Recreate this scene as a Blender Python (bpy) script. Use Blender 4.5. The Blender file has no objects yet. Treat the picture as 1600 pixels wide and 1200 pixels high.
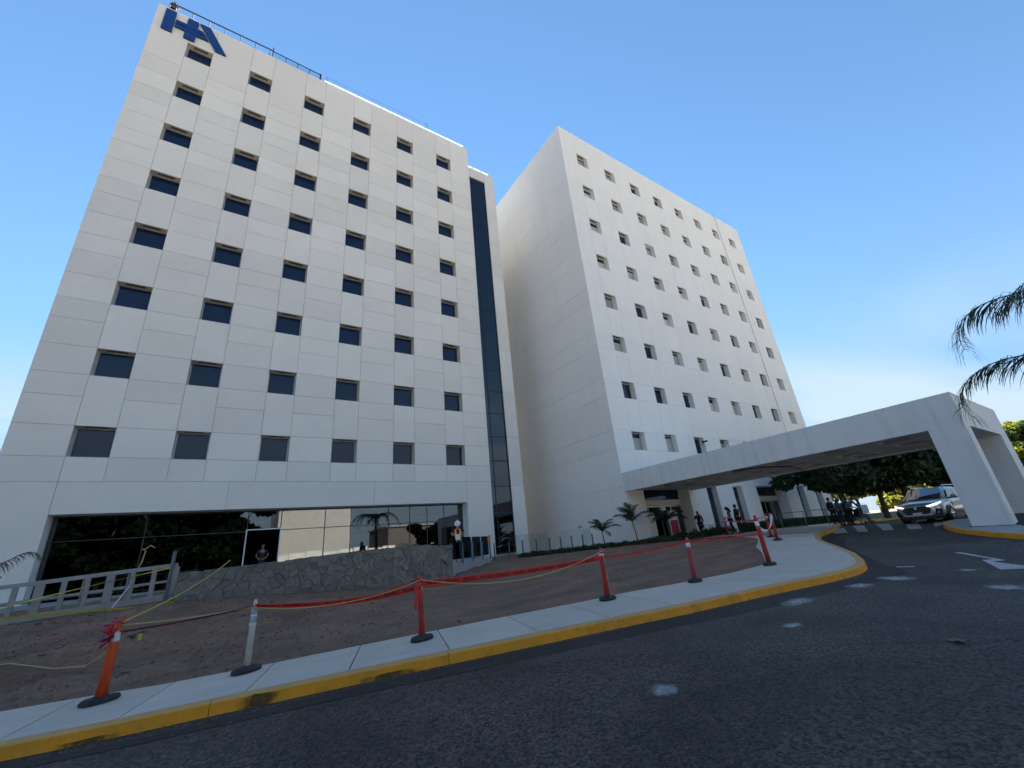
import bpy, bmesh, math, random
from mathutils import Vector, Matrix, noise
R = math.radians
random.seed(7)
scene = bpy.context.scene
C = scene.collection

# ------------------------------------------------------------------ camera, sky, sun, exposure
cam_d = bpy.data.cameras.new('camera'); cam = bpy.data.objects.new('camera', cam_d); C.objects.link(cam)
right = Vector((0.83707985, -0.53960624, -0.09012454)); up = Vector((-0.12439757, -0.34816022, 0.92914461)); fwd = Vector((0.53275001, 0.76655696, 0.35856361))
mw = Matrix.Identity(4)
for i in range(3): mw[i][0] = right[i]; mw[i][1] = up[i]; mw[i][2] = -fwd[i]
cam.matrix_world = mw
cam_d.sensor_width = 36; cam_d.lens = 36 * 651.59 / 1600
cam_d.clip_start = 0.05; cam_d.clip_end = 6000
scene.camera = cam

SUN_AZ, SUN_EL = R(22), R(42)            # azimuth from +Y towards +X
w = bpy.data.worlds.new('World'); scene.world = w; w.use_nodes = True
nt = w.node_tree; nt.nodes.clear()
def wn(t, **k):
    n = nt.nodes.new(t)
    for a, b in k.items(): setattr(n, a, b)
    return n
sky = wn('ShaderNodeTexSky', sky_type='NISHITA', sun_disc=False, sun_elevation=SUN_EL, sun_rotation=SUN_AZ, altitude=0, air_density=1.0, dust_density=0.0, ozone_density=4.0)
bg = wn('ShaderNodeBackground'); bg.inputs[1].default_value = 0.12
wo = wn('ShaderNodeOutputWorld')
tc = wn('ShaderNodeTexCoord'); sep = wn('ShaderNodeSeparateXYZ'); nt.links.new(tc.outputs['Generated'], sep.inputs[0])
# thin cirrus: noise on the direction projected on a high sheet
mx = wn('ShaderNodeMath', operation='MAXIMUM'); mx.inputs[1].default_value = 0.03; nt.links.new(sep.outputs[2], mx.inputs[0])
dx = wn('ShaderNodeMath', operation='DIVIDE'); dy = wn('ShaderNodeMath', operation='DIVIDE')
nt.links.new(sep.outputs[0], dx.inputs[0]); nt.links.new(mx.outputs[0], dx.inputs[1]); nt.links.new(sep.outputs[1], dy.inputs[0]); nt.links.new(mx.outputs[0], dy.inputs[1])
cb = wn('ShaderNodeCombineXYZ'); nt.links.new(dx.outputs[0], cb.inputs[0]); nt.links.new(dy.outputs[0], cb.inputs[1])
mp = wn('ShaderNodeMapping'); mp.inputs['Scale'].default_value = (0.20, 0.75, 1); mp.inputs['Rotation'].default_value = (0, 0, R(25)); mp.inputs['Location'].default_value = (2.3, 1.1, 0); nt.links.new(cb.outputs[0], mp.inputs[0])
nz = wn('ShaderNodeTexNoise'); nz.inputs['Scale'].default_value = 1.0; nz.inputs['Detail'].default_value = 6; nz.inputs['Roughness'].default_value = 0.5; nz.inputs['Distortion'].default_value = 0.6
nt.links.new(mp.outputs[0], nz.inputs['Vector'])
rp = wn('ShaderNodeValToRGB'); rp.color_ramp.elements[0].position = 0.34; rp.color_ramp.elements[1].position = 0.56; nt.links.new(nz.outputs[0], rp.inputs[0])
el = wn('ShaderNodeMapRange', interpolation_type='SMOOTHSTEP'); el.inputs[1].default_value = 0.20; el.inputs[2].default_value = 0.40; el.inputs[3].default_value = 1.0; el.inputs[4].default_value = 0.0; nt.links.new(sep.outputs[2], el.inputs[0])
ml = wn('ShaderNodeMath', operation='MULTIPLY'); nt.links.new(rp.outputs[0], ml.inputs[0]); nt.links.new(el.outputs[0], ml.inputs[1])
m2 = wn('ShaderNodeMath', operation='MULTIPLY'); m2.inputs[1].default_value = 0.8; nt.links.new(ml.outputs[0], m2.inputs[0])
mix = wn('ShaderNodeMixRGB'); mix.inputs[2].default_value = (1.45, 1.75, 2.0, 1); nt.links.new(m2.outputs[0], mix.inputs[0]); gm = wn('ShaderNodeGamma'); gm.inputs[1].default_value = 0.95; nt.links.new(sky.outputs[0], gm.inputs[0])
hs = wn('ShaderNodeHueSaturation'); hs.inputs['Saturation'].default_value = 1.08; hs.inputs['Value'].default_value = .50; hs.inputs['Hue'].default_value = 0.494; nt.links.new(gm.outputs[0], hs.inputs['Color'])
# low haze band all round the horizon
hz_ = wn('ShaderNodeMapRange', interpolation_type='SMOOTHSTEP'); hz_.inputs[1].default_value = 0.0; hz_.inputs[2].default_value = 0.55; hz_.inputs[3].default_value = 0.85; hz_.inputs[4].default_value = 0.0; nt.links.new(sep.outputs[2], hz_.inputs[0])
mh = wn('ShaderNodeMixRGB'); mh.inputs[2].default_value = (0.56, 0.95, 1.50, 1); nt.links.new(hz_.outputs[0], mh.inputs[0]); nt.links.new(hs.outputs[0], mh.inputs[1])
nt.links.new(mh.outputs[0], mix.inputs[1])
nt.links.new(mix.outputs[0], bg.inputs[0]); nt.links.new(bg.outputs[0], wo.inputs[0])

sd = bpy.data.lights.new('sun', 'SUN'); so = bpy.data.objects.new('sun', sd); C.objects.link(so)
sd.energy = 5.0; sd.angle = R(0.53); sd.color = (1.0, 0.94, 0.84)
sdir = Vector((math.sin(SUN_AZ) * math.cos(SUN_EL), math.cos(SUN_AZ) * math.cos(SUN_EL), math.sin(SUN_EL)))
so.rotation_euler = sdir.to_track_quat('Z', 'Y').to_euler(); so.location = (0, 0, 80)
vs = scene.view_settings; vs.view_transform = 'Standard'; vs.look = 'None'; vs.gamma = 1; vs.exposure = 2.1; vs.use_curve_mapping = False

# ------------------------------------------------------------------ materials
def mat(name, color, rough=0.7, metal=0.0, spec=0.5, var=0.0, vscale=1.0, vcol=None, bump=0.0, bscale=30.0, fine=0.0, fscale=80.0, rnd=0.0, coat=0.0, ior=1.45, streak=0.0, emit=None, stretch=(1, 1, 1)):
    m = bpy.data.materials.new(name); m.use_nodes = True; t = m.node_tree; N = t.nodes; L = t.links
    b = N['Principled BSDF']; b.inputs['Roughness'].default_value = rough; b.inputs['Metallic'].default_value = metal
    b.inputs['IOR'].default_value = ior; b.inputs['Specular IOR Level'].default_value = spec; b.inputs['Coat Weight'].default_value = coat
    b.inputs['Base Color'].default_value = (*color, 1)
    if not (var or bump or fine or rnd or streak): return m
    g = N.new('ShaderNodeNewGeometry'); mp = N.new('ShaderNodeMapping'); mp.inputs['Scale'].default_value = stretch; L.new(g.outputs['Position'], mp.inputs[0])
    cur = None
    rgb = N.new('ShaderNodeRGB'); rgb.outputs[0].default_value = (*color, 1); cur = rgb.outputs[0]
    def mixin(fac, c2, mode='MIX'):
        nonlocal cur
        x = N.new('ShaderNodeMixRGB'); x.blend_type = mode; L.new(fac, x.inputs[0]); L.new(cur, x.inputs[1])
        if isinstance(c2, tuple): x.inputs[2].default_value = (*c2, 1)
        else: L.new(c2, x.inputs[2])
        cur = x.outputs[0]
    def noise_(scale, detail=4, lo=0.35, hi=0.65, src=None, amt=1.0):
        n = N.new('ShaderNodeTexNoise'); n.inputs['Scale'].default_value = scale; n.inputs['Detail'].default_value = detail; n.inputs['Roughness'].default_value = 0.6
        L.new(src or mp.outputs[0], n.inputs['Vector'])
        r = N.new('ShaderNodeMapRange'); r.inputs[1].default_value = lo; r.inputs[2].default_value = hi; r.inputs[4].default_value = amt; L.new(n.outputs[0], r.inputs[0])
        return r.outputs[0], n.outputs[0]
    if var:
        f, _ = noise_(vscale, 6, amt=var); mixin(f, vcol or tuple(c * 0.6 for c in color))
    if streak:
        s = N.new('ShaderNodeMapping'); s.inputs['Scale'].default_value = (2.2, 2.2, 0.16); L.new(g.outputs['Position'], s.inputs[0])
        f, _ = noise_(1.6, 6, 0.5, 0.78, s.outputs[0], streak); mixin(f, tuple(c * 0.45 for c in color))
    if fine:
        f, _ = noise_(fscale, 3, 0.3, 0.7, amt=fine); mixin(f, tuple(c * 0.35 for c in color))
    if rnd:
        o = N.new('ShaderNodeObjectInfo'); r = N.new('ShaderNodeMapRange'); r.inputs[3].default_value = 1 - rnd; r.inputs[4].default_value = 1 + rnd * 0.6; L.new(o.outputs['Random'], r.inputs[0])
        h = N.new('ShaderNodeHueSaturation'); L.new(r.outputs[0], h.inputs['Value']); L.new(cur, h.inputs['Color']); cur = h.outputs[0]
    L.new(cur, b.inputs['Base Color'])
    if bump:
        _, n = noise_(bscale, 5); bp = N.new('ShaderNodeBump'); bp.inputs['Strength'].default_value = bump; bp.inputs['Distance'].default_value = 0.02
        L.new(n, bp.inputs['Height']); L.new(bp.outputs[0], b.inputs['Normal'])
    return m

M = {}
M['precast'] = mat('precast_concrete', (0.80, 0.745, 0.67), 0.75, var=0.5, vscale=0.45, vcol=(0.72, 0.665, 0.59), fine=0.06, fscale=9, rnd=0.06, bump=0.15, bscale=60)
M['joint'] = mat('joint_sealant', (0.40, 0.36, 0.32), 0.8, fine=0.2)
M['reveal'] = mat('bounce_beige_reveal', (0.66, 0.60, 0.50), 0.7, var=0.2, vscale=2)  # beige carries the warm sunlight bounced onto the reveal ceilings
M['stucco'] = mat('white_stucco', (0.83, 0.795, 0.74), 0.8, var=0.25, vscale=0.6, vcol=(0.76, 0.725, 0.67), streak=0.12, fine=0.05, fscale=12, rnd=0.02, bump=0.25, bscale=90)
M['stucco_gap'] = mat('stucco_groove', (0.46, 0.44, 0.42), 0.8, fine=0.1)
M['canopy'] = mat('painted_concrete', (0.76, 0.735, 0.70), 0.75, var=0.4, vscale=1.3, vcol=(0.66, 0.64, 0.61), streak=0.3, fine=0.08, fscale=25, bump=0.4, bscale=40)
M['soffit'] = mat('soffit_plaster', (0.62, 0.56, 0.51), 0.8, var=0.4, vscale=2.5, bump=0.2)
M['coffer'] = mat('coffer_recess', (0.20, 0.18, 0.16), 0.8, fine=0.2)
M['glass_dark'] = mat('sky_tinted_window_glass', (0.007, 0.016, 0.046), 0.03, spec=0.42, ior=1.5)  # navy base stands in for blue sky mirrored in the panes
M['alu'] = mat('aluminium_frame', (0.45, 0.46, 0.47), 0.4, metal=0.6, fine=0.1)
M['dark_alu'] = mat('dark_aluminium', (0.035, 0.04, 0.05), 0.4, metal=0.4, fine=0.1)
M['vent'] = mat('vent_grille_metal', (0.07, 0.06, 0.05), 0.6, fine=0.3)
M['blind'] = mat('window_blind', (0.52, 0.53, 0.48), 0.35, rnd=0.35, spec=0.6, fine=0.1)
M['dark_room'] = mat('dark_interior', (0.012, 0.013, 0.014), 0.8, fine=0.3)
M['blue'] = mat('blue_sign_metal', (0.008, 0.045, 0.19), 0.35, spec=0.5, fine=0.05)
M['rail_navy'] = mat('navy_painted_steel', (0.02, 0.035, 0.09), 0.45, fine=0.2)
M['steel'] = mat('galvanised_steel', (0.32, 0.31, 0.295), 0.5, metal=0.35, var=0.4, vscale=6)
M['post_grey'] = mat('grey_post_steel', (0.10, 0.12, 0.15), 0.45, metal=0.4, var=0.3, vscale=5)
M['dirt'] = mat('bare_soil', (0.30, 0.168, 0.105), 0.95, var=0.75, vscale=0.9, vcol=(0.125, 0.068, 0.043), fine=0.6, fscale=14, bump=1.0, bscale=12, stretch=(.8, 1.5, 1))
M['far_ground'] = mat('dry_pale_ground', (0.30, 0.25, 0.185), 0.95, var=0.5, vscale=0.05, fine=0.2, fscale=2)
M['parking'] = mat('bounce_lot_concrete', (0.47, 0.425, 0.36), 0.9, var=0.4, vscale=0.15, fine=0.15, fscale=3)  # surface of the unseen lot added for bounce light
M['clod'] = mat('soil_clods', (0.28, 0.17, 0.115), 0.95, var=0.6, vscale=5, fine=0.4, bump=0.6)
M['soil_red'] = mat('dark_red_mulch', (0.055, 0.022, 0.018), 0.95, var=0.5, vscale=9, fine=0.6, fscale=40, bump=1.0)
M['rubber'] = mat('black_rubber', (0.022, 0.022, 0.025), 0.7, fine=0.3, var=0.5, vscale=8, vcol=(0.05, 0.045, 0.04))
M['orange'] = mat('orange_plastic', (0.62, 0.085, 0.015), 0.45, var=0.35, vscale=7, vcol=(0.40, 0.05, 0.015), fine=0.1)
M['red_plastic'] = mat('faded_red_plastic', (0.52, 0.05, 0.045), 0.45, var=0.45, vscale=6, vcol=(0.36, 0.035, 0.035), fine=0.1)
M['pink_plastic'] = mat('pink_faded_plastic', (0.45, 0.07, 0.09), 0.5, var=0.5, vscale=6, vcol=(0.34, 0.05, 0.07), fine=0.1)
M['white_plastic'] = mat('dirty_white_plastic', (0.62, 0.60, 0.58), 0.5, var=0.55, vscale=8, vcol=(0.36, 0.31, 0.27), fine=0.15)
M['reflective'] = mat('grey_reflective_band', (0.36, 0.41, 0.44), 0.35, spec=0.6, var=0.4, vscale=12)
M['white_band'] = mat('white_reflective_band', (0.72, 0.74, 0.76), 0.35, var=0.3, vscale=15)
M['tape'] = mat('red_plastic_tape', (0.62, 0.022, 0.018), 0.4, var=0.4, vscale=4, vcol=(0.45, 0.015, 0.015), rnd=0.1)
M['tape_pink'] = mat('magenta_plastic_tape', (0.33, 0.02, 0.07), 0.4, var=0.4, vscale=4)
M['tape_text'] = mat('black_tape_print', (0.035, 0.006, 0.008), 0.5, fine=0.2)
M['yellow_tape'] = mat('yellow_plastic_tape', (0.60, 0.50, 0.04), 0.45, var=0.5, vscale=5)
M['rope'] = mat('pale_yellow_rope', (0.52, 0.40, 0.18), 0.8, fine=0.4, fscale=60)
M['stone'] = mat('slate_fieldstone', (0.27, 0.235, 0.195), 0.85, var=0.7, vscale=6, vcol=(0.16, 0.145, 0.125), fine=0.5, fscale=22, rnd=0.22, bump=1.0, bscale=14)
M['mortar'] = mat('dark_mortar', (0.13, 0.115, 0.10), 0.95, fine=0.4, bump=0.7)
M['concrete'] = mat('grey_concrete', (0.36, 0.36, 0.355), 0.85, var=0.5, vscale=1.4, vcol=(0.28, 0.28, 0.28), fine=0.15, fscale=40, bump=0.3, bscale=70)
M['skin'] = mat('skin', (0.36, 0.19, 0.12), 0.55, fine=0.08)
M['hair'] = mat('black_hair', (0.012, 0.010, 0.009), 0.5, fine=0.3)
M['black_cloth'] = mat('black_cloth', (0.014, 0.014, 0.016), 0.85, fine=0.3)
M['navy_cloth'] = mat('navy_cloth', (0.022, 0.028, 0.055), 0.85, fine=0.3, fscale=20)
M['grey_cloth'] = mat('grey_blue_cloth', (0.11, 0.115, 0.14), 0.85, fine=0.3, fscale=20)
M['tan_cloth'] = mat('tan_cloth', (0.16, 0.12, 0.09), 0.85, fine=0.3, fscale=20)
M['orange_cloth'] = mat('orange_hi_vis_cloth', (0.95, 0.22, 0.03), 0.7, fine=0.15, fscale=20)
M['yellow_strip'] = mat('reflective_vest_strip', (0.75, 0.62, 0.30), 0.4, fine=0.1)
M['white_shell'] = mat('white_hard_shell', (0.75, 0.77, 0.80), 0.3, fine=0.05)
M['shoe'] = mat('shoe_leather', (0.02, 0.018, 0.017), 0.6, fine=0.2)
M['tan_shoe'] = mat('tan_boot_leather', (0.30, 0.17, 0.08), 0.7, fine=0.2)
M['paper'] = mat('white_paper', (0.70, 0.68, 0.62), 0.7, fine=0.05)
M['red_sign'] = mat('red_sign_panel', (0.42, 0.02, 0.03), 0.5, fine=0.05)
M['bark'] = mat('grey_brown_bark', (0.085, 0.066, 0.05), 0.95, var=0.6, vscale=5, fine=0.5, fscale=30, bump=1.0, bscale=20)
M['palm_bark'] = mat('young_palm_bark', (0.13, 0.105, 0.085), 0.9, var=0.6, vscale=8, fine=0.4, bump=0.6)
M['car_grey'] = mat('silver_grey_car_paint', (0.42, 0.42, 0.42), 0.28, metal=0.5, coat=0.8, fine=0.03)
M['car_white'] = mat('white_car_paint', (0.70, 0.70, 0.70), 0.3, coat=0.8, fine=0.02)
M['car_glass'] = mat('car_window_glass', (0.006, 0.008, 0.012), 0.02, spec=0.9, ior=1.9)
M['car_black'] = mat('black_car_trim', (0.012, 0.012, 0.013), 0.4, fine=0.15)
M['chrome'] = mat('bright_metal_trim', (0.62, 0.63, 0.65), 0.18, metal=1.0, fine=0.05)
M['lamp_glass'] = mat('headlamp_lens', (0.75, 0.77, 0.80), 0.12, spec=0.8, coat=1.0, fine=0.02)
M['lamp_glass'].node_tree.nodes['Principled BSDF'].inputs['Emission Color'].default_value = (1, .98, .94, 1); M['lamp_glass'].node_tree.nodes['Principled BSDF'].inputs['Emission Strength'].default_value = .6
M['beige_wall'] = mat('beige_plaster', (0.50, 0.48, 0.43), 0.85, var=0.3, vscale=0.8, streak=0.2)
M['brown_wall'] = mat('grey_brown_plaster', (0.15, 0.125, 0.11), 0.85, var=0.3, vscale=0.8)
M['white_wall'] = mat('white_plaster', (0.74, 0.73, 0.68), 0.85, var=0.3, vscale=0.8)
M['pale_green'] = mat('pale_green_column_paint', (0.25, 0.36, 0.34), 0.8, var=0.3, vscale=2)

def leaf_mat(name, col, col2, trans=0.35, rough=0.5):
    m = bpy.data.materials.new(name); m.use_nodes = True; t = m.node_tree; N = t.nodes; L = t.links; b = N['Principled BSDF']; b.inputs['Roughness'].default_value = rough
    g = N.new('ShaderNodeNewGeometry'); n = N.new('ShaderNodeTexNoise'); n.inputs['Scale'].default_value = 1.3; n.inputs['Detail'].default_value = 3; L.new(g.outputs['Position'], n.inputs['Vector'])
    a = N.new('ShaderNodeMath'); a.operation = 'MULTIPLY_ADD'; a.inputs[1].default_value = 0.5; L.new(g.outputs['Random Per Island'], a.inputs[0]); L.new(n.outputs[0], a.inputs[2])
    r = N.new('ShaderNodeMapRange'); r.inputs[1].default_value = 0.4; r.inputs[2].default_value = 1.1; L.new(a.outputs[0], r.inputs[0])
    x = N.new('ShaderNodeMixRGB'); x.inputs[1].default_value = (*col, 1); x.inputs[2].default_value = (*col2, 1); L.new(r.outputs[0], x.inputs[0]); L.new(x.outputs[0], b.inputs['Base Color'])
    tr = N.new('ShaderNodeBsdfTranslucent'); hs = N.new('ShaderNodeHueSaturation'); hs.inputs['Value'].default_value = 1.6; hs.inputs['Saturation'].default_value = 1.1; L.new(x.outputs[0], hs.inputs['Color']); L.new(hs.outputs[0], tr.inputs[0])
    ms = N.new('ShaderNodeMixShader'); ms.inputs[0].default_value = trans; L.new(b.outputs[0], ms.inputs[1]); L.new(tr.outputs[0], ms.inputs[2]); L.new(ms.outputs[0], N['Material Output'].inputs[0])
    return m
M['leaf_dark'] = leaf_mat('dark_ficus_leaves', (0.018, 0.035, 0.012), (0.045, 0.075, 0.022), 0.25)
M['leaf_deep'] = leaf_mat('deep_green_leaves', (0.0025, 0.005, 0.0025), (0.007, 0.012, 0.005), 0.05, 1.0)
M['leaf_deep'].node_tree.nodes['Principled BSDF'].inputs['Specular IOR Level'].default_value = 0.0
M['leaf_mid'] = leaf_mat('mid_green_leaves', (0.03, 0.055, 0.015), (0.10, 0.13, 0.025), 0.4)
M['leaf_yellow'] = leaf_mat('yellow_green_leaves', (0.07, 0.10, 0.02), (0.24, 0.23, 0.04), 0.5)
M['frond'] = leaf_mat('palm_leaflets', (0.012, 0.022, 0.010), (0.03, 0.045, 0.018), 0.15)
M['frond_young'] = leaf_mat('young_palm_leaflets', (0.030, 0.055, 0.022), (0.10, 0.10, 0.035), 0.3)
M['frond_dry'] = leaf_mat('dry_brown_leaflets', (0.09, 0.06, 0.04), (0.17, 0.115, 0.075), 0.15)
M['hedge'] = leaf_mat('clipped_hedge_leaves', (0.018, 0.036, 0.013), (0.04, 0.07, 0.022), 0.2)

def clear_glass(name, tint, refl_ior, minr=0.0):
    m = bpy.data.materials.new(name); m.use_nodes = True; t = m.node_tree; N = t.nodes; L = t.links; N.remove(N['Principled BSDF'])
    tr = N.new('ShaderNodeBsdfTransparent'); tr.inputs[0].default_value = (*tint, 1); gl = N.new('ShaderNodeBsdfGlossy'); gl.inputs['Roughness'].default_value = 0.015; gl.inputs[0].default_value = (0.9, 0.95, 1.0, 1)
    fr = N.new('ShaderNodeFresnel'); fr.inputs[0].default_value = refl_ior; ms = N.new('ShaderNodeMixShader'); L.new(fr.outputs[0], ms.inputs[0]); L.new(tr.outputs[0], ms.inputs[1]); L.new(gl.outputs[0], ms.inputs[2]); L.new(ms.outputs[0], N['Material Output'].inputs[0])
    return m
M['lobby_glass'] = clear_glass('dark_lobby_glass', (0.16, 0.19, 0.19), 2.1)
M['tower_glass'] = clear_glass('dark_curtain_wall_glass', (0.10, 0.12, 0.15), 1.7)
M['rail_glass'] = clear_glass('clear_railing_glass', (0.88, 0.93, 0.93), 1.12)

def glint_glass(name):
    m = bpy.data.materials.new(name); m.use_nodes = True; t = m.node_tree; N = t.nodes; L = t.links; b = N['Principled BSDF']; b.inputs['Base Color'].default_value = (.75, .82, .86, 1); b.inputs['Roughness'].default_value = .1
    tl = N.new('ShaderNodeBsdfTranslucent'); tl.inputs[0].default_value = (.8, .88, .92, 1); tr = N.new('ShaderNodeBsdfTransparent'); a = N.new('ShaderNodeMixShader'); a.inputs[0].default_value = .5; L.new(b.outputs[0], a.inputs[1]); L.new(tl.outputs[0], a.inputs[2])
    c = N.new('ShaderNodeMixShader'); c.inputs[0].default_value = .40; L.new(tr.outputs[0], c.inputs[1]); L.new(a.outputs[0], c.inputs[2]); L.new(c.outputs[0], N['Material Output'].inputs[0]); return m
M['roof_glass'] = glint_glass('glint_white_roof_glass')  # whitened mix puts bright glints into otherwise clear panes
def asphalt(name, col, scale=1.0, light=0.12):
    m = bpy.data.materials.new(name); m.use_nodes = True; t = m.node_tree; N = t.nodes; L = t.links; b = N['Principled BSDF']; b.inputs['Roughness'].default_value = 0.82
    g = N.new('ShaderNodeNewGeometry')
    n1 = N.new('ShaderNodeTexNoise'); n1.inputs['Scale'].default_value = 0.55; n1.inputs['Detail'].default_value = 7; n1.inputs['Roughness'].default_value = 0.62; L.new(g.outputs['Position'], n1.inputs['Vector'])
    v = N.new('ShaderNodeTexVoronoi'); v.inputs['Scale'].default_value = 62 * scale; L.new(g.outputs['Position'], v.inputs['Vector'])
    n2 = N.new('ShaderNodeTexNoise'); n2.inputs['Scale'].default_value = 26; n2.inputs['Detail'].default_value = 5; n2.inputs['Roughness'].default_value = 0.75; L.new(g.outputs['Position'], n2.inputs['Vector'])
    r = N.new('ShaderNodeMapRange'); r.inputs[1].default_value = 0.33; r.inputs[2].default_value = 0.68; r.inputs[3].default_value = 0.6; r.inputs[4].default_value = 1.5; L.new(n1.outputs[0], r.inputs[0])
    sp = N.new('ShaderNodeSeparateColor'); L.new(v.outputs['Color'], sp.inputs[0])
    r2 = N.new('ShaderNodeMapRange'); r2.inputs[1].default_value = 0.0; r2.inputs[2].default_value = 1.0; r2.inputs[3].default_value = 0.05; r2.inputs[4].default_value = 2.6; L.new(sp.outputs[0], r2.inputs[0])
    r3 = N.new('ShaderNodeMapRange'); r3.inputs[1].default_value = 0.3; r3.inputs[2].default_value = 0.7; r3.inputs[3].default_value = 0.45; r3.inputs[4].default_value = 1.55; L.new(n2.outputs[0], r3.inputs[0])
    a = N.new('ShaderNodeMath'); a.operation = 'MULTIPLY'; L.new(r.outputs[0], a.inputs[0]); L.new(r2.outputs[0], a.inputs[1])
    c = N.new('ShaderNodeMath'); c.operation = 'MULTIPLY'; L.new(a.outputs[0], c.inputs[0]); L.new(r3.outputs[0], c.inputs[1])
    h = N.new('ShaderNodeHueSaturation'); h.inputs['Color'].default_value = (*col, 1); L.new(c.outputs[0], h.inputs['Value']); L.new(h.outputs[0], b.inputs['Base Color'])
    bp = N.new('ShaderNodeBump'); bp.inputs['Strength'].default_value = 0.7; bp.inputs['Distance'].default_value = 0.012; ad = N.new('ShaderNodeMath'); ad.operation = 'SUBTRACT'; L.new(n2.outputs[0], ad.inputs[0]); L.new(v.outputs[0], ad.inputs[1]); L.new(ad.outputs[0], bp.inputs['Height']); L.new(bp.outputs[0], b.inputs['Normal'])
    return m
M['asphalt'] = asphalt('weathered_asphalt', (0.0355, 0.0260, 0.0208), .62)
M['asphalt_new'] = asphalt('smooth_dark_asphalt', (0.0175, 0.0130, 0.0106), 1.6)
M['asphalt_mid'] = asphalt('mid_grey_asphalt', (0.043, 0.0325, 0.0265), 1.0)

def worn_paint(name, col, lo, hi, sc=9.0):
    m = bpy.data.materials.new(name); m.use_nodes = True; t = m.node_tree; N = t.nodes; L = t.links; b = N['Principled BSDF']; b.inputs['Roughness'].default_value = 0.8; b.inputs['Base Color'].default_value = (*col, 1)
    g = N.new('ShaderNodeTexCoord'); gp = N.new('ShaderNodeNewGeometry')
    n = N.new('ShaderNodeTexNoise'); n.inputs['Scale'].default_value = sc; n.inputs['Detail'].default_value = 8; n.inputs['Roughness'].default_value = 0.75; L.new(gp.outputs['Position'], n.inputs['Vector'])
    # fades to the rim through a radial ramp over the patch's own box
    s = N.new('ShaderNodeVectorMath'); s.operation = 'SUBTRACT'; s.inputs[1].default_value = (0.5, 0.5, 0.5); L.new(g.outputs['Generated'], s.inputs[0])
    mu = N.new('ShaderNodeVectorMath'); mu.operation = 'MULTIPLY'; mu.inputs[1].default_value = (1, 1, 0); L.new(s.outputs[0], mu.inputs[0])
    ln = N.new('ShaderNodeVectorMath'); ln.operation = 'LENGTH'; L.new(mu.outputs[0], ln.inputs[0])
    r = N.new('ShaderNodeMapRange'); r.inputs[1].default_value = 0.12; r.inputs[2].default_value = 0.52; r.inputs[3].default_value = 0.28; r.inputs[4].default_value = -0.32; L.new(ln.outputs[1], r.inputs[0])
    ad = N.new('ShaderNodeMath'); L.new(r.outputs[0], ad.inputs[0]); L.new(n.outputs[0], ad.inputs[1])
    r2 = N.new('ShaderNodeMapRange'); r2.inputs[1].default_value = lo; r2.inputs[2].default_value = hi; L.new(ad.outputs[0], r2.inputs[0])
    tr = N.new('ShaderNodeBsdfTransparent'); ms = N.new('ShaderNodeMixShader'); L.new(r2.outputs[0], ms.inputs[0]); L.new(tr.outputs[0], ms.inputs[1]); L.new(b.outputs[0], ms.inputs[2]); L.new(ms.outputs[0], N['Material Output'].inputs[0])
    return m
M['chalk'] = worn_paint('pale_scuffed_residue', (0.40, 0.375, 0.35), 0.44, 0.92)
M['scuff'] = worn_paint('black_scuff', (0.09, 0.055, 0.018), 0.44, 0.90, 9)
M['road_paint'] = mat('white_road_paint', (0.52, 0.50, 0.47), 0.7, var=0.6, vscale=3.5, vcol=(0.30, 0.29, 0.27), fine=0.35, fscale=30)

def sidewalk_mat():
    m = mat('broomed_sidewalk_concrete', (0.64, 0.53, 0.435), 0.85, var=0.55, vscale=0.9, vcol=(0.50, 0.42, 0.345), fine=0.12, fscale=60, rnd=0.06, bump=0.25, bscale=90)
    t = m.node_tree; N = t.nodes; L = t.links; b = N['Principled BSDF']
    g = N.new('ShaderNodeNewGeometry'); mp = N.new('ShaderNodeMapping'); mp.inputs['Rotation'].default_value = (0, 0, R(14)); mp.inputs['Scale'].default_value = (1.0, 26, 1); L.new(g.outputs['Position'], mp.inputs[0])
    n = N.new('ShaderNodeTexNoise'); n.inputs['Scale'].default_value = 1.6; n.inputs['Detail'].default_value = 4; L.new(mp.outputs[0], n.inputs['Vector'])
    r = N.new('ShaderNodeMapRange'); r.inputs[1].default_value = 0.3; r.inputs[2].default_value = 0.7; r.inputs[3].default_value = 0.86; r.inputs[4].default_value = 1.1; L.new(n.outputs[0], r.inputs[0])
    h = N.new('ShaderNodeHueSaturation'); L.new(r.outputs[0], h.inputs['Value']); old = b.inputs['Base Color'].links[0].from_socket; L.new(old, h.inputs['Color']); L.new(h.outputs[0], b.inputs['Base Color'])
    return m
M['sidewalk'] = sidewalk_mat()
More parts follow.
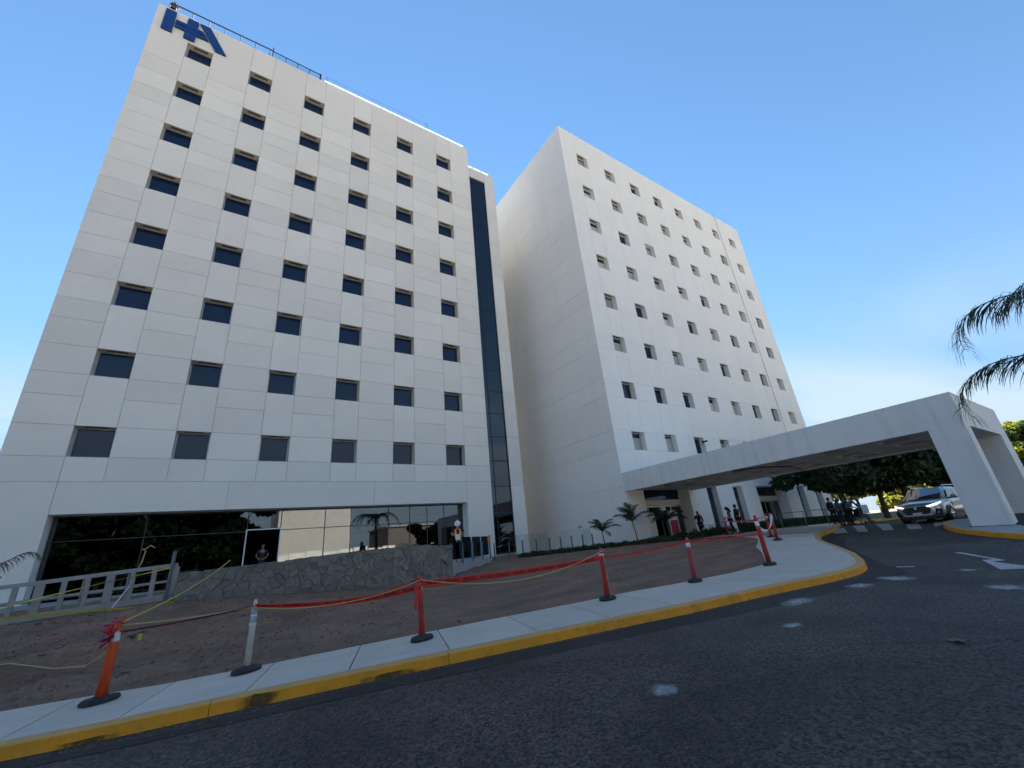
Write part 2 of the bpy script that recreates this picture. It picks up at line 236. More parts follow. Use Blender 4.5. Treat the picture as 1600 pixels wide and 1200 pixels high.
def kerb_mat():
    m = mat('yellow_kerb_paint', (0.82, 0.33, 0.012), 0.7, var=0.55, vscale=2.0, vcol=(0.58, 0.26, 0.02), fine=0.25, fscale=45, bump=0.4, bscale=45)
    t = m.node_tree; N = t.nodes; L = t.links; b = N['Principled BSDF']
    g = N.new('ShaderNodeNewGeometry'); n = N.new('ShaderNodeTexNoise'); n.inputs['Scale'].default_value = 3.2; n.inputs['Detail'].default_value = 9; n.inputs['Roughness'].default_value = 0.7; L.new(g.outputs['Position'], n.inputs['Vector'])
    r = N.new('ShaderNodeMapRange'); r.inputs[1].default_value = 0.54; r.inputs[2].default_value = 0.74; r.inputs[4].default_value = 0.6; L.new(n.outputs[0], r.inputs[0])
    old = b.inputs['Base Color'].links[0].from_socket
    x = N.new('ShaderNodeMixRGB'); x.inputs[2].default_value = (0.10, 0.07, 0.03, 1); L.new(r.outputs[0], x.inputs[0]); L.new(old, x.inputs[1])
    sz = N.new('ShaderNodeSeparateXYZ'); L.new(g.outputs['True Normal'], sz.inputs[0]); r4 = N.new('ShaderNodeMapRange'); r4.inputs[1].default_value = 0.6; r4.inputs[2].default_value = 0.95; r4.inputs[4].default_value = 0.5; L.new(sz.outputs[2], r4.inputs[0])
    y = N.new('ShaderNodeMixRGB'); y.inputs[2].default_value = (0.40, 0.33, 0.22, 1); L.new(r4.outputs[0], y.inputs[0]); L.new(x.outputs[0], y.inputs[1]); L.new(y.outputs[0], b.inputs['Base Color'])
    return m
M['kerb'] = kerb_mat()

# ------------------------------------------------------------------ mesh helpers
class MB:
    def __init__(s): s.v = []; s.f = []
    def add(s, vs_, fs):
        o = len(s.v); s.v += [tuple(v) for v in vs_]; s.f += [tuple(i + o for i in f) for f in fs]; return s
    def box(s, x0, x1, y0, y1, z0, z1, T=None):
        vs_ = [(x, y, z) for z in (z0, z1) for y in (y0, y1) for x in (x0, x1)]
        if T is not None: vs_ = [T @ Vector(v) for v in vs_]
        return s.add(vs_, [(0, 2, 3, 1), (4, 5, 7, 6), (0, 1, 5, 4), (2, 6, 7, 3), (0, 4, 6, 2), (1, 3, 7, 5)])
    def bar(s, a, b, w, h=None, upv=(0, 0, 1)):
        a = Vector(a); b = Vector(b); d = (b - a); L = d.length; d.normalize(); h = h or w
        u = Vector(upv); sx = d.cross(u)
        if sx.length < 1e-4: sx = d.cross(Vector((1, 0, 0)))
        sx.normalize(); u = sx.cross(d)
        vs_ = [p + sx * (i * w / 2) + u * (j * h / 2) for p in (a, b) for j in (-1, 1) for i in (-1, 1)]
        return s.add(vs_, [(0, 1, 3, 2), (4, 6, 7, 5), (0, 4, 5, 1), (2, 3, 7, 6), (0, 2, 6, 4), (1, 5, 7, 3)])
    def tube(s, pts, rad, n=8, cap=True):
        pts = [Vector(p) for p in pts]; m = len(pts)
        if not hasattr(rad, '__len__'): rad = [rad] * m
        rings = []; ref = None
        for i, p in enumerate(pts):
            d = (pts[min(i + 1, m - 1)] - pts[max(i - 1, 0)]).normalized()
            if ref is None: ref = d.orthogonal().normalized()
            a = (ref - d * ref.dot(d)); a = a.normalized() if a.length > 1e-5 else d.orthogonal().normalized(); ref = a; b = d.cross(a)
            rings.append([p + (a * math.cos(2 * math.pi * k / n) + b * math.sin(2 * math.pi * k / n)) * rad[i] for k in range(n)])
        fs = [(i * n + k, i * n + (k + 1) % n, (i + 1) * n + (k + 1) % n, (i + 1) * n + k) for i in range(m - 1) for k in range(n)]
        if cap: fs += [tuple(range(n - 1, -1, -1)), tuple((m - 1) * n + k for k in range(n))]
        return s.add([v for r in rings for v in r], fs)
    def lathe(s, prof, n=20, c=(0, 0, 0), sx=1, sy=1):
        vs_ = [(c[0] + r * sx * math.cos(2 * math.pi * k / n), c[1] + r * sy * math.sin(2 * math.pi * k / n), c[2] + z) for r, z in prof for k in range(n)]
        m = len(prof); fs = [(i * n + k, i * n + (k + 1) % n, (i + 1) * n + (k + 1) % n, (i + 1) * n + k) for i in range(m - 1) for k in range(n)]
        fs += [tuple(range(n - 1, -1, -1)), tuple((m - 1) * n + k for k in range(n))]
        return s.add(vs_, fs)
    def prism(s, poly, z0, z1):
        n = len(poly); vs_ = [(x, y, z0) for x, y in poly] + [(x, y, z1) for x, y in poly]
        return s.add(vs_, [tuple(range(n - 1, -1, -1)), tuple(range(n, 2 * n))] + [(i, (i + 1) % n, n + (i + 1) % n, n + i) for i in range(n)])
    def sphere(s, c, r, n=10, m=7, sc=(1, 1, 1)):
        prof = [(r * math.sin(math.pi * i / m), -r * math.cos(math.pi * i / m)) for i in range(m + 1)]
        prof = [(max(a, 0.001 * r), b) for a, b in prof]
        o = len(s.v); s.lathe(prof, n)
        for i in range(o, len(s.v)): x, y, z = s.v[i]; s.v[i] = (c[0] + x * sc[0], c[1] + y * sc[1], c[2] + z * sc[2])
        return s
    def xf(s, T): s.v = [tuple(T @ Vector(v)) for v in s.v]; return s
    def mesh(s, name, m, smooth=False):
        me = bpy.data.meshes.new(name); me.from_pydata(s.v, [], s.f); me.materials.append(M[m])
        if smooth: me.shade_smooth()
        return me

def parent_to(o, p):
    if p is not None: o.parent = p
def obj(name, me, parent=None, loc=(0, 0, 0), rot=(0, 0, 0), scale=(1, 1, 1), **props):
    o = bpy.data.objects.new(name, me); C.objects.link(o); o.location = loc; o.rotation_euler = rot; o.scale = scale; parent_to(o, parent)
    for k, v in props.items(): o[k] = v
    return o
def part(name, mb, m, parent, smooth=False, **props): return obj(name, mb.mesh(name, m, smooth), parent, **props)
def thing(name, label, cat, loc=(0, 0, 0), rz=0, group=None):
    o = obj(name, None, None, loc, (0, 0, rz)); o['label'] = label; o['category'] = cat; o.empty_display_size = 0.2
    if group: o['group'] = group
    return o
def copy_tree(root, loc=None, rz=None, label=None, parent=None):
    c = root.copy(); C.objects.link(c)
    if parent is not None: c.parent = parent
    if loc is not None: c.location = loc
    if rz is not None: c.rotation_euler = (0, 0, rz)
    if label: c['label'] = label
    for ch in list(root.children): copy_tree(ch, parent=c)
    return c
_cube = {}
def cube(m):
    if m not in _cube: _cube[m] = MB().box(-.5, .5, -.5, .5, -.5, .5).mesh('block_' + m, m)
    return _cube[m]
def bx(name, m, parent, x0, x1, y0, y1, z0, z1, **props):     # a box part in WORLD coordinates under a parent that is only translated
    p = parent.location if parent is not None else Vector()
    return obj(name, cube(m), parent, ((x0 + x1) / 2 - p.x, (y0 + y1) / 2 - p.y, (z0 + z1) / 2 - p.z), (0, 0, 0), (x1 - x0, y1 - y0, z1 - z0), **props)
def struct(name, mb, m, smooth=False): return obj(name, mb.mesh(name, m, smooth), kind='structure')
def lerp(a, b, t): return a + (b - a) * t
def smooth01(a, b, x): t = max(0, min(1, (x - a) / (b - a))); return t * t * (3 - 2 * t)
def poly_y(P, x):
    if x <= P[0][0]: (x0, y0), (x1, y1) = P[0], P[1]
    elif x >= P[-1][0]: (x0, y0), (x1, y1) = P[-2], P[-1]
    else:
        for i in range(len(P) - 1):
            if P[i][0] <= x <= P[i + 1][0]: (x0, y0), (x1, y1) = P[i], P[i + 1]; break
    return y0 + (y1 - y0) * (x - x0) / (x1 - x0)

def G(x, y):                                   # lie of the land (top of pavements)
    x = max(-14, min(60, x)); y = max(-7, min(60, y))
    a = -1.72 + .033 * x + .025 * y; b = -.62; k = .06
    m = max(a, b)
    m2_ = min(a, b)
    z = m2_ - k * math.log(1 + math.exp(-(m - m2_) / k))
    return z - .012 * max(0, x - 36)
def bump(x, y): return 0.62 * smooth01(7.5, -1.5, x) * smooth01(11.5, 16.5, y)

# ------------------------------------------------------------------ ground, road, pavements
m = MB(); m.add([(-2500, -2500, -2.75), (2500, -2500, -2.75), (2500, 2500, -2.75), (-2500, 2500, -2.75)], [(0, 1, 2, 3)])
struct('ground', m, 'far_ground')
def sheet(xs, ys, zf):
    m = MB(); nx = len(xs); m.v = [(x, y, zf(x, y)) for y in ys for x in xs]
    m.f = [(j * nx + i, j * nx + i + 1, (j + 1) * nx + i + 1, (j + 1) * nx + i) for j in range(len(ys) - 1) for i in range(nx - 1)]; return m
xs = [-70, -45] + list(range(-30, 66, 1)) + [75, 90, 120]
ys = list(range(-15, 46, 1)) + [60, 90, 150]
struct('road', sheet(xs, ys, lambda x, y: G(x, y) - .15), 'asphalt')
struct('bounce_lot', sheet([-260, -150, -70] + list(range(-40, 61, 10)) + [90, 150, 260], [-260, -120, -70, -50, -35, -25, -15], lambda x, y: G(x, y) - .15), 'parking')  # unseen pale lot, added to bounce sunlight up onto the facades

KERB = [(-14, 12.16), (-1.82, 8.14), (-1.13, 7.91), (0.11, 7.62), (1.36, 7.31), (3.09, 6.86), (5.21, 6.3), (7.46, 5.66), (9.62, 5.17), (11.2, 4.73), (12.18, 4.56), (13.01, 4.64), (13.69, 4.86), (15.17, 5.54), (16.8, 6.48), (18.54, 7.55), (19.89, 8.26), (21.42, 8.9), (22.78, 9.33), (24.55, 9.6), (26.5, 10.1), (29, 11.0), (32, 11.9), (38, 12.4), (62, 12.8)]
INNER = [(-14, 13.9), (-2.35, 10.09), (-1.49, 9.8), (-0.54, 9.4), (0.68, 9.1), (1.64, 8.93), (2.68, 8.73), (4.91, 8.28), (6.63, 7.9), (7.87, 7.7), (9.31, 7.29), (11.1, 6.9), (12.38, 6.83), (13.0, 6.96), (15.62, 8.41), (17.32, 9.49), (18.83, 10.19), (20.67, 11.11), (21.9, 12.1), (22.7, 13.34), (23.4, 16)]
def kerb_n(x):
    d = 0.12; t = Vector((2 * d, poly_y(KERB, x + d) - poly_y(KERB, x - d))).normalized(); return Vector((-t.y, t.x))
SK = [-12, -9, -6, -3.4, -1.95, -.85, .46, 1.72, 3.15, 4.6, 5.93, 7.3, 8.7, 10.1, 11.6, 13.3, 15.9, 18.5, 21, 23.4]
SI = [-11.2, -8.2, -5.2, -2.85, -1.5, -.35, .97, 2.29, 3.65, 5.05, 6.4, 7.75, 9.1, 10.3, 11.5, 12.75, 15.7, 18.3, 20.9, 22.7]
sw = obj('sidewalk', None, kind='structure')
def slab(xk0, xk1, xi0, xi1, inner=INNER, nsub=10, gap=0.010):
    m = MB(); top = []
    for i in range(nsub + 1):
        t = i / nsub; xk = lerp(xk0 + gap, xk1 - gap, t); xi = lerp(xi0 + gap, xi1 - gap, t); nk = kerb_n(xk); kp = Vector((xk, poly_y(KERB, xk))) + nk * .156; ip = Vector((xi, poly_y(inner, xi)))
        for j in range(5):
            q = kp.lerp(ip, j / 4); top.append((q.x, q.y, G(q.x, q.y)))
    nj = 5; m.add(top, [(i * nj + j, (i + 1) * nj + j, (i + 1) * nj + j + 1, i * nj + j + 1) for i in range(nsub) for j in range(4)])
    n0 = len(m.v); rim = [i * nj for i in range(nsub + 1)] + [nsub * nj + j for j in range(1, 5)] + [i * nj + 4 for i in range(nsub - 1, -1, -1)] + [j for j in range(3, 0, -1)]
    m.v += [(m.v[r][0], m.v[r][1], m.v[r][2] - .12) for r in rim]; k = len(rim)
    m.f += [(rim[i], n0 + i, n0 + (i + 1) % k, rim[(i + 1) % k]) for i in range(k)]
    return m
for i in range(len(SK) - 1): part('slab', slab(SK[i], SK[i + 1], SI[i], SI[i + 1]), 'sidewalk', sw)
# base under the slabs shows in the joints
m = MB(); n = 80
for i in range(n + 1):
    t = i / n; xk = lerp(SK[0], SK[-1], t); nk = kerb_n(xk); a = Vector((xk, poly_y(KERB, xk))) + nk * .1; xi = poly_y(list(zip(SK, SI)), xk); b = Vector((xi, poly_y(INNER, xi)))
    m.v += [(a.x, a.y, G(a.x, a.y) - .03), (b.x, b.y, G(b.x, b.y) - .03)]
m.f = [(2 * i, 2 * i + 2, 2 * i + 3, 2 * i + 1) for i in range(n)]; part('joint_bed', m, 'mortar', sw)
# forecourt paving in front of the right hand building
FI = [(22.5, 12.0), (23.0, 13.4), (24.0, 19.9), (24.4, 19.95), (34, 19.95), (62, 19.95)]
m = MB(); nx = 90; ny = 12
for i in range(nx + 1):
    xk = lerp(23.42, 61, (i / nx) ** 1.3); nk = kerb_n(xk); a = Vector((xk, poly_y(KERB, xk))) + nk * .156; b = Vector((max(22.72, xk), 19.96 if xk > 23.5 else 19.96))
    for j in range(ny + 1):
        q = a.lerp(b, j / ny); m.v.append((q.x, q.y, G(q.x, q.y)))
m.f = [(i * (ny + 1) + j, (i + 1) * (ny + 1) + j, (i + 1) * (ny + 1) + j + 1, i * (ny + 1) + j + 1) for i in range(nx) for j in range(ny)]
struct('forecourt_paving', m, 'sidewalk')
# kerb: segments between joints
def kerb_segments(P, xs_, root, closed_pts=None):
    for a, b in zip(xs_[:-1], xs_[1:]):
        pts = []
        n = max(3, int((b - a) / .35))
        for i in range(n + 1):
            x = lerp(a + .004, b - .004, i / n); nk = kerb_n(x); pts.append((Vector((x, poly_y(KERB, x))), nk))
        kerb_piece(pts, root)
def kerb_piece(pts, root):
    m = MB(); prof = [(-.035, -.19), (-.012, -.02), (.012, -.002), (.03, .002), (.15, .002), (.15, -.19)]
    for p, nk in pts:
        for o_, z in prof: q = p + nk * o_; m.v.append((q.x, q.y, G(q.x, q.y) + z))
    k = len(prof); n = len(pts)
    m.f += [(i * k + j, (i + 1) * k + j, (i + 1) * k + j + 1, i * k + j + 1) for i in range(n - 1) for j in range(k - 1)] + [tuple(range(k)), tuple((n - 1) * k + j for j in range(k - 1, -1, -1))]
    part('kerb_segment', m, 'kerb', root)
kr = obj('kerb', None, kind='structure')
kerb_segments(KERB, [-13.5, -10.6, -7.5, -4.4, -2.0, .12, 3.1, 6.0, 8.9, 11.65, 13.5, 15.6, 18.4, 21.2, 24.3, 27.3, 30.5, 34, 38, 44, 50, 56, 61], kr)
# island at the canopy leg
ISL = [(13.6, -3.2), (15.4, -1.1), (17, .65), (18.2, 1.85), (19.11, 2.73), (19.77, 3.32), (20.71, 3.96), (21.6, 4.5), (22.42, 4.88), (23.3, 5.22), (24.2, 5.47), (25.3, 5.72), (26.2, 5.74), (26.9, 5.55), (27.3, 5.1), (28.3, 4.6), (30.5, 4.35), (31.5, 3.6), (31.8, 2.2), (30.5, .8), (25, -2.5), (20, -5.2)]
def dens(P, step=.4, closed=True):
    o_ = []; n = len(P)
    for i in range(n if closed else n - 1):
        a = Vector(P[i]); b = Vector(P[(i + 1) % n]); k = max(1, int((b - a).length / step))
        for j in range(k): o_.append(a.lerp(b, j / k))
    return o_
def kerb_stain(x0, x1, h, dn):
    m = MB(); n = 16
    for i in range(n + 1):
        t = i / n; x = lerp(x0, x1, t); nk = kerb_n(x); up_ = h * math.sin(math.pi * min(1, t * 1.02)) ** .6 * (1 + .2 * noise.noise(Vector((x * 9, 0, 0))))
        for k in range(3): zz = lerp(-.148, -.148 + .12 * up_, k / 2); o__ = -.012 - .023 * max(0, (-.02 - zz) / .17) - .0035; q = Vector((x, poly_y(KERB, x))) + nk * o__; m.v.append((q.x, q.y, G(q.x, q.y) + zz))
    m.f = [(i * 3 + j, (i + 1) * 3 + j, (i + 1) * 3 + j + 1, i * 3 + j + 1) for i in range(n) for j in range(2)]; part('scuff_mark', m, 'scuff', kr)
kerb_stain(.16, 1.15, 1.1, 0); kerb_stain(1.5, 3.0, .5, 0); kerb_stain(-1.6, -.4, .4, 0)
kr2 = obj('island_kerb', None, kind='structure')
pp = dens(ISL, .3); npp = len(pp)
nrm = []
for i in range(npp):
    t = (pp[(i + 1) % npp] - pp[i - 1]).normalized(); nrm.append(Vector((t.y, -t.x)))
# orient normals to the inside
cen = Vector((23, 1)); nrm = [v if v.dot(cen - p) > 0 else -v for v, p in zip(nrm, pp)]
k = 0
cuts = list(range(0, npp, 9)) + [npp]
for a, b in zip(cuts[:-1], cuts[1:]):
    pts = [(pp[i % npp], nrm[i % npp]) for i in range(a, b + 1)]
    pts[0] = (pts[0][0].lerp(pts[1][0], .02), pts[0][1]); kerb_piece(pts[::1], kr2)
m = MB(); ring = [p + v * .148 for p, v in zip(pp, nrm)]
m.v = [(23, 1, G(23, 1))] + [(p.x, p.y, G(p.x, p.y)) for p in ring] + []
mid = [p.lerp(cen, .5) for p in ring]; o_ = len(m.v); m.v += [(p.x, p.y, G(p.x, p.y)) for p in mid]
m.f = [(1 + i, 1 + (i + 1) % npp, o_ + (i + 1) % npp, o_ + i) for i in range(npp)] + [(0, o_ + i, o_ + (i + 1) % npp) for i in range(npp)]
struct('island_paving', m, 'concrete')
def soil_bed(name, P, lift=.006, hump=.05):
    m = MB(); q = dens(P, .25); c = sum(q, Vector((0, 0))) / len(q); rings = 6
    for r_ in range(rings + 1):
        for p in q:
            s = p.lerp(c, r_ / rings); m.v.append((s.x, s.y, G(s.x, s.y) + lift + (hump * min(1, r_ / 1.5) + .02 * noise.noise(Vector((s.x * 5, s.y * 5, 0))) if r_ else 0)))
    n = len(q); m.f = [(r_ * n + i, r_ * n + (i + 1) % n, (r_ + 1) * n + (i + 1) % n, (r_ + 1) * n + i) for r_ in range(rings) for i in range(n)]
    return struct(name, m, 'soil_red')
soil_bed('planting_soil', [(21.2, 2.9), (22.2, 3.15), (22.2, 4.4), (23.1, 4.4), (28.2, 4.3), (28.8, 3.0), (27, .8), (22.5, .9)])

# bare earth between sidewalk and buildings
m = MB(); nx, ny = 190, 120; X0, X1 = -13.5, 23.3
def dirt_z(x, y, e):
    z = G(x, y) + bump(x, y)
    k = smooth01(0, .5, e)
    rough = 1.0 + 2.2 * smooth01(4, -1, x)
    z += k * rough * (.035 * noise.noise(Vector((x * .9, y * .9, 3))) + .028 * noise.noise(Vector((x * 2.6, y * 2.6, 9))) + .007 * noise.noise(Vector((x * 9, y * 9, 1))))
    # spoil ridge with a shallow trench before it, left
    d = y - (13.0 + .18 * x + .35 * noise.noise(Vector((x * .8, 2, 0)))); a = smooth01(2.2, -1.0, x)
    z += a * k * (.22 * math.exp(-((d - .5) / .5) ** 2) - .10 * math.exp(-((d + .45) / .35) ** 2))
    return z - .02 * (1 - k) - .004
for j in range(ny + 1):
    for i in range(nx + 1):
        x = lerp(X0, X1, i / nx); y0 = poly_y(INNER, x) - .01; y1 = 27.2 if x < 22.2 else 19.98; y = lerp(y0, y1, (j / ny) ** 1.35)
        m.v.append((x, y, dirt_z(x, y, y - y0)))
m.f = [(j * (nx + 1) + i, j * (nx + 1) + i + 1, (j + 1) * (nx + 1) + i + 1, (j + 1) * (nx + 1) + i) for j in range(ny) for i in range(nx)]
dirt_o = struct('bare_earth', m, 'dirt', True)
# small concrete lip seen at the turn of the walk
# clods and pebbles
m = MB(); rc = random.Random(3)
ico = [(0, 0, 1), (.9, 0, .4), (.28, .85, .4), (-.72, .53, .4), (-.72, -.53, .4), (.28, -.85, .4), (0, 0, -.6)]
icf = [(0, i, i % 5 + 1) for i in range(1, 6)] + [(6, i % 5 + 1, i) for i in range(1, 6)]
for i in range(9000):
    if i < 6000: x = rc.uniform(-7, 4); y = rc.uniform(9.2, 17.8)
    else: x = rc.uniform(-5, 22); y = rc.uniform(7, 21)
    e = y - poly_y(INNER, x)
    if e < .08 or (x > 8 and y > 33 - x * .95 - 1): continue
    s = rc.uniform(.006, .02) if rc.random() < .9 else rc.uniform(.02, .05)
    if i < 1500 and -6 < x < 1: s *= 1.8
    if i % 160 == 3: s = rc.uniform(.04, .075)
    z = dirt_z(x, y, e); q = Matrix.Rotation(rc.uniform(0, 6.3), 3, Vector((rc.random(), rc.random(), rc.random() + .1)).normalized())
    m.add([(Vector((x, y, z)) + q @ Vector((a * s * rc.uniform(.7, 1.3), b * s * rc.uniform(.7, 1.3), c * s * .8))) for a, b, c in ico], icf)
obj('soil_clods', m.mesh('soil_clods', 'clod'), kind='stuff')

# ------------------------------------------------------------------ road patches and markings
def flat(poly, lift, step=.5, base=-.15):
    m = MB(); q = [Vector(p) for p in poly]; c = sum(q, Vector((0, 0))) / len(q); q = dens(poly, step); rings = 5; n = len(q)
    for r_ in range(rings):
        for p in q: s = p.lerp(c, r_ / rings); m.v.append((s.x, s.y, G(s.x, s.y) + base + lift))
    m.v.append((c.x, c.y, G(c.x, c.y) + base + lift)); l = len(m.v) - 1
    m.f = [(r_ * n + i, r_ * n + (i + 1) % n, (r_ + 1) * n + (i + 1) % n, (r_ + 1) * n + i) for r_ in range(rings - 1) for i in range(n)] + [((rings - 1) * n + i, (rings - 1) * n + (i + 1) % n, l) for i in range(n)]
    return m
def strip(A, B, lift):
    m = MB()
    for (a, b) in zip(A, B):
        for t in (0, .33, .67, 1): x = lerp(a[0], b[0], t); y = lerp(a[1], b[1], t); m.v.append((x, y, G(x, y) - .15 + lift))
    n = len(A); m.f = [(i * 4 + j, i * 4 + j + 1, (i + 1) * 4 + j + 1, (i + 1) * 4 + j) for i in range(n - 1) for j in range(3)]; return m
A = [(-9, 10.4), (-1.7, 7.9), (-.61, 7.5), (.6, 7.25), (2.04, 6.95), (3.67, 6.55), (5.1, 6.15), (6.9, 5.65), (8.84, 5.2), (10.5, 4.78), (12, 4.4), (13.2, 4.55), (14.9, 5.25), (18, 7.05), (20.5, 8.4), (23.5, 9.3)]
B = [(-9.1, 10.1), (-1.8, 7.68), (-.7, 7.32), (.52, 7.0), (1.98, 6.62), (3.6, 6.1), (5.05, 5.68), (6.85, 5.15), (8.78, 4.55), (10.45, 4.2), (12.69, 3.75), (14.0, 4.6), (15.8, 5.6), (18.5, 6.95), (21.2, 7.9), (23.6, 8.9)]
struct('asphalt_patch', strip(B, A, .005), 'asphalt_new')
struct('lane_strip', strip([(3.4, 6.1), (3.7, 5.75), (4.6, 5.3), (5.75, 4.15), (6.8, 3.0), (8.1, 1.45), (9.6, -1), (11, -4)], [(3.5, 6.15), (4.2, 6.0), (6, 5.5), (8.5, 4.75), (11.2, 4.1), (14.5, 3.2), (15.5, 1.5), (16.5, -1)], .0025), 'asphalt_mid')
struct('lane_surface', flat([(13.4, 3.6), (16.5, 3.2), (18.6, 2.9), (20, 4.1), (23.8, 5.9), (27.5, 6.6), (34, 6.8), (34, 11), (29, 10.3), (24.5, 9.0), (21.4, 8.3), (18.2, 7.0), (15, 5.1)], .0045), 'asphalt_mid')
cw = [((23.54, 9.12), (24.0, 8.75), (28.5, 10.5), (27.9, 10.9)), ((24.05, 8.37), (23.99, 7.96), (30.4, 10.2), (30.9, 10.9)), ((24.25, 7.5), (24.24, 7.1), (30.1, 8.95), (30.3, 9.6)), ((24.3, 6.62), (24.34, 6.2), (30.1, 7.75), (30.2, 8.35)), ((25.0, 5.95), (26.2, 5.92), (30.4, 6.6), (30.4, 7.2))]
for i, c_ in enumerate(cw):
    e = [c_[0], c_[1]]; f_ = [c_[3], c_[2]]
    A = [(lerp(c_[0][0], c_[3][0], t / 10), lerp(c_[0][1], c_[3][1], t / 10)) for t in range(11)]; B = [(lerp(c_[1][0], c_[2][0], t / 10), lerp(c_[1][1], c_[2][1], t / 10)) for t in range(11)]
    obj('crosswalk_stripe', strip(B, A, .010).mesh('crosswalk_stripe', 'road_paint'), kind='structure')
obj('road_arrow', strip([(16.2, 3.56), (14.7, 2.56), (14.45, 2.75), (13.6, 1.9)], [(16.15, 3.68), (14.85, 2.78), (14.75, 2.95), (13.3, 2.45)], .010).mesh('road_arrow', 'road_paint'), kind='structure')
obj('road_mark', strip([(13.55, 4.2), (13.63, 3.88)], [(13.42, 4.16), (13.5, 3.86)], .012).mesh('road_mark', 'road_paint'), kind='structure')
def blob(cx, cy, rx, ry, rot, seed):
    P = []
    for i in range(18):
        a = 2 * math.pi * i / 18; r_ = 1 + .25 * noise.noise(Vector((math.cos(a) * 1.5, math.sin(a) * 1.5, seed)))
        x = math.cos(a) * rx * r_; y = math.sin(a) * ry * r_; P.append((cx + x * math.cos(rot) - y * math.sin(rot), cy + x * math.sin(rot) + y * math.cos(rot)))
    return P
for i, (cx, cy, rx, ry, rot) in enumerate([(4.28, 3.78, .36, .19, -.6), (7.43, 3.84, .34, .17, -.5), (11.9, 3.72, .62, .34, .9), (10.9, 4.1, .55, .22, -.6), (11.3, 2.15, .55, .32, -.8), (9.0, 4.45, .8, .25, -.35), (13.2, 2.9, .4, .12, -.9)]):
    obj('chalky_residue', flat(blob(cx, cy, rx, ry, rot, i), .009, .2).mesh('chalky_residue', 'chalk'), kind='structure')
# fallen leaf on the asphalt
m = MB(); c = Vector((7.54, 2.01, G(7.54, 2.01) - .125))
P = [(0, .13), (.05, .05), (.12, .06), (.06, -.01), (.07, -.09), (0, -.04), (-.08, -.09), (-.06, 0), (-.12, .05), (-.04, .05)]
m.add([(c.x, c.y, c.z + .02)] + [(c.x + a, c.y + b, c.z + .012 * math.sin(i * 2)) for i, (a, b) in enumerate(P)], [(0, i, i % 10 + 1) for i in range(1, 11)])
o = obj('fallen_leaf', m.mesh('fallen_leaf', 'frond_dry')); o['label'] = 'dry brown leaf lying alone on the dark asphalt'; o['category'] = 'leaf'

# ------------------------------------------------------------------ windows (shared meshes)
def frame_mesh(name, w, h, t, d, m_, mull=False):
    b = MB(); b.box(0, w, 0, d, 0, t); b.box(0, w, 0, d, h - t, h); b.box(0, t, 0, d, t, h - t); b.box(w - t, w, 0, d, t, h - t)
    return b.mesh(name, m_)
def window_set(parent, W, H, depth, cols, z_tops, Y, frame_t, kind):
    px, py, pz = parent.location
    fm = frame_mesh('window_frame_' + kind, W - .02, H - .02, frame_t, .06, 'alu')
    rv = MB(); e = .010
    rv.box(-e, 0, .004, depth, -e, H + e); rv.box(W, W + e, .004, depth, -e, H + e); rv.box(0, W, .004, depth, H, H + e); rv.box(0, W, .004, depth, -e, 0)
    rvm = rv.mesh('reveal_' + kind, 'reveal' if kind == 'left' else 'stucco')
    pm = MB().box(frame_t, W - .02 - frame_t, .02, .04, frame_t, H - .02 - frame_t).mesh('pane_' + kind, 'glass_dark')
    bl = MB()
    for i in range(11):
        z = .1 + i * (H - .3) / 11; bl.box(frame_t + .02, W - .04 - frame_t, .010, .018, z, z + (H - .3) / 11 * .72)
    blm = bl.mesh('blind', 'blind')
    sh = MB().box(frame_t + .01, W - .03 - frame_t, .010, .018, frame_t + .02, H * .72).mesh('roller_blind', 'blind')
    vm = MB()
    for i in range(3): vm.box(W * .22, W * .78, .12 + i * .055, .15 + i * .055, H - .018, H - .004)
    vmm = vm.mesh('vent_' + kind, 'vent')
    rr = random.Random(5 if kind == 'left' else 9)
    for i, x in enumerate(cols):
        for j, zt in enumerate(z_tops):
            z0 = zt - H
            wdw = obj('window', fm, parent, (x + .01 - px, Y + depth - .05 - py, z0 + .01 - pz))
            obj('pane', pm, wdw)
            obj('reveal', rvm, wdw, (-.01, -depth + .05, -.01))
            if kind == 'left' or rr.random() < .9: obj('vent_grille', vmm, wdw, (-.01, -depth + .05, -.01))
            if kind == 'right':
                q = rr.random()
                if q < .35: obj('blind', blm, wdw)
                elif q < .62: obj('blind', sh, wdw)

# ------------------------------------------------------------------ left tower
Y1 = 26.5
B1 = thing('hospital_tower', 'tall cream panelled building on the left with dark windows and a blue roof sign', 'building', (3.6, Y1, -.5))
W1 = 1.47; colx = [-6.46 + 3.746 * i for i in range(6)]; ztop = [7.0 + 4 * k for k in range(8)]
TOP = 37.6
LX, RX = -8.47, 15.74
wide = [(LX, colx[0])] + [(colx[i] + W1, colx[i + 1]) for i in range(5)] + [(colx[5] + W1, RX)]
g = .008
bk = MB(); yb0, yb1 = Y1 + .055, Y1 + .46
for a, b in wide: bk.box(a + .006, b - .006, yb0, yb1, 3.03, TOP - .04)
for x in colx:
    zs_ = [3.03] + [z for zt in ztop for z in (zt - W1, zt)] + [TOP - .04]
    for i in range(0, len(zs_), 2): bk.box(x - .004, x + W1 + .004, yb0 + .002, yb1 + .002, zs_[i] + (0.006 if i else 0), zs_[i + 1] - .006)
bk.box(LX + .006, colx[0] - .01, yb0, yb1 + .3, -1.6, 3.03); bk.box(colx[5] + W1 + .01, RX - .006, yb0, yb1 + .3, -1.6, 3.03)
bk.box(17.47, 18.55, yb0, yb1, -1.6, 35.1); bk.box(15.8, 17.47, yb0, yb1, 33.98, 35.1); bk.box(15.76, 17.47, yb0, yb1, -1.6, -.52)
bk.xf(Matrix.Translation((-3.6, -Y1, .5))); part('wall', bk, 'joint', B1)
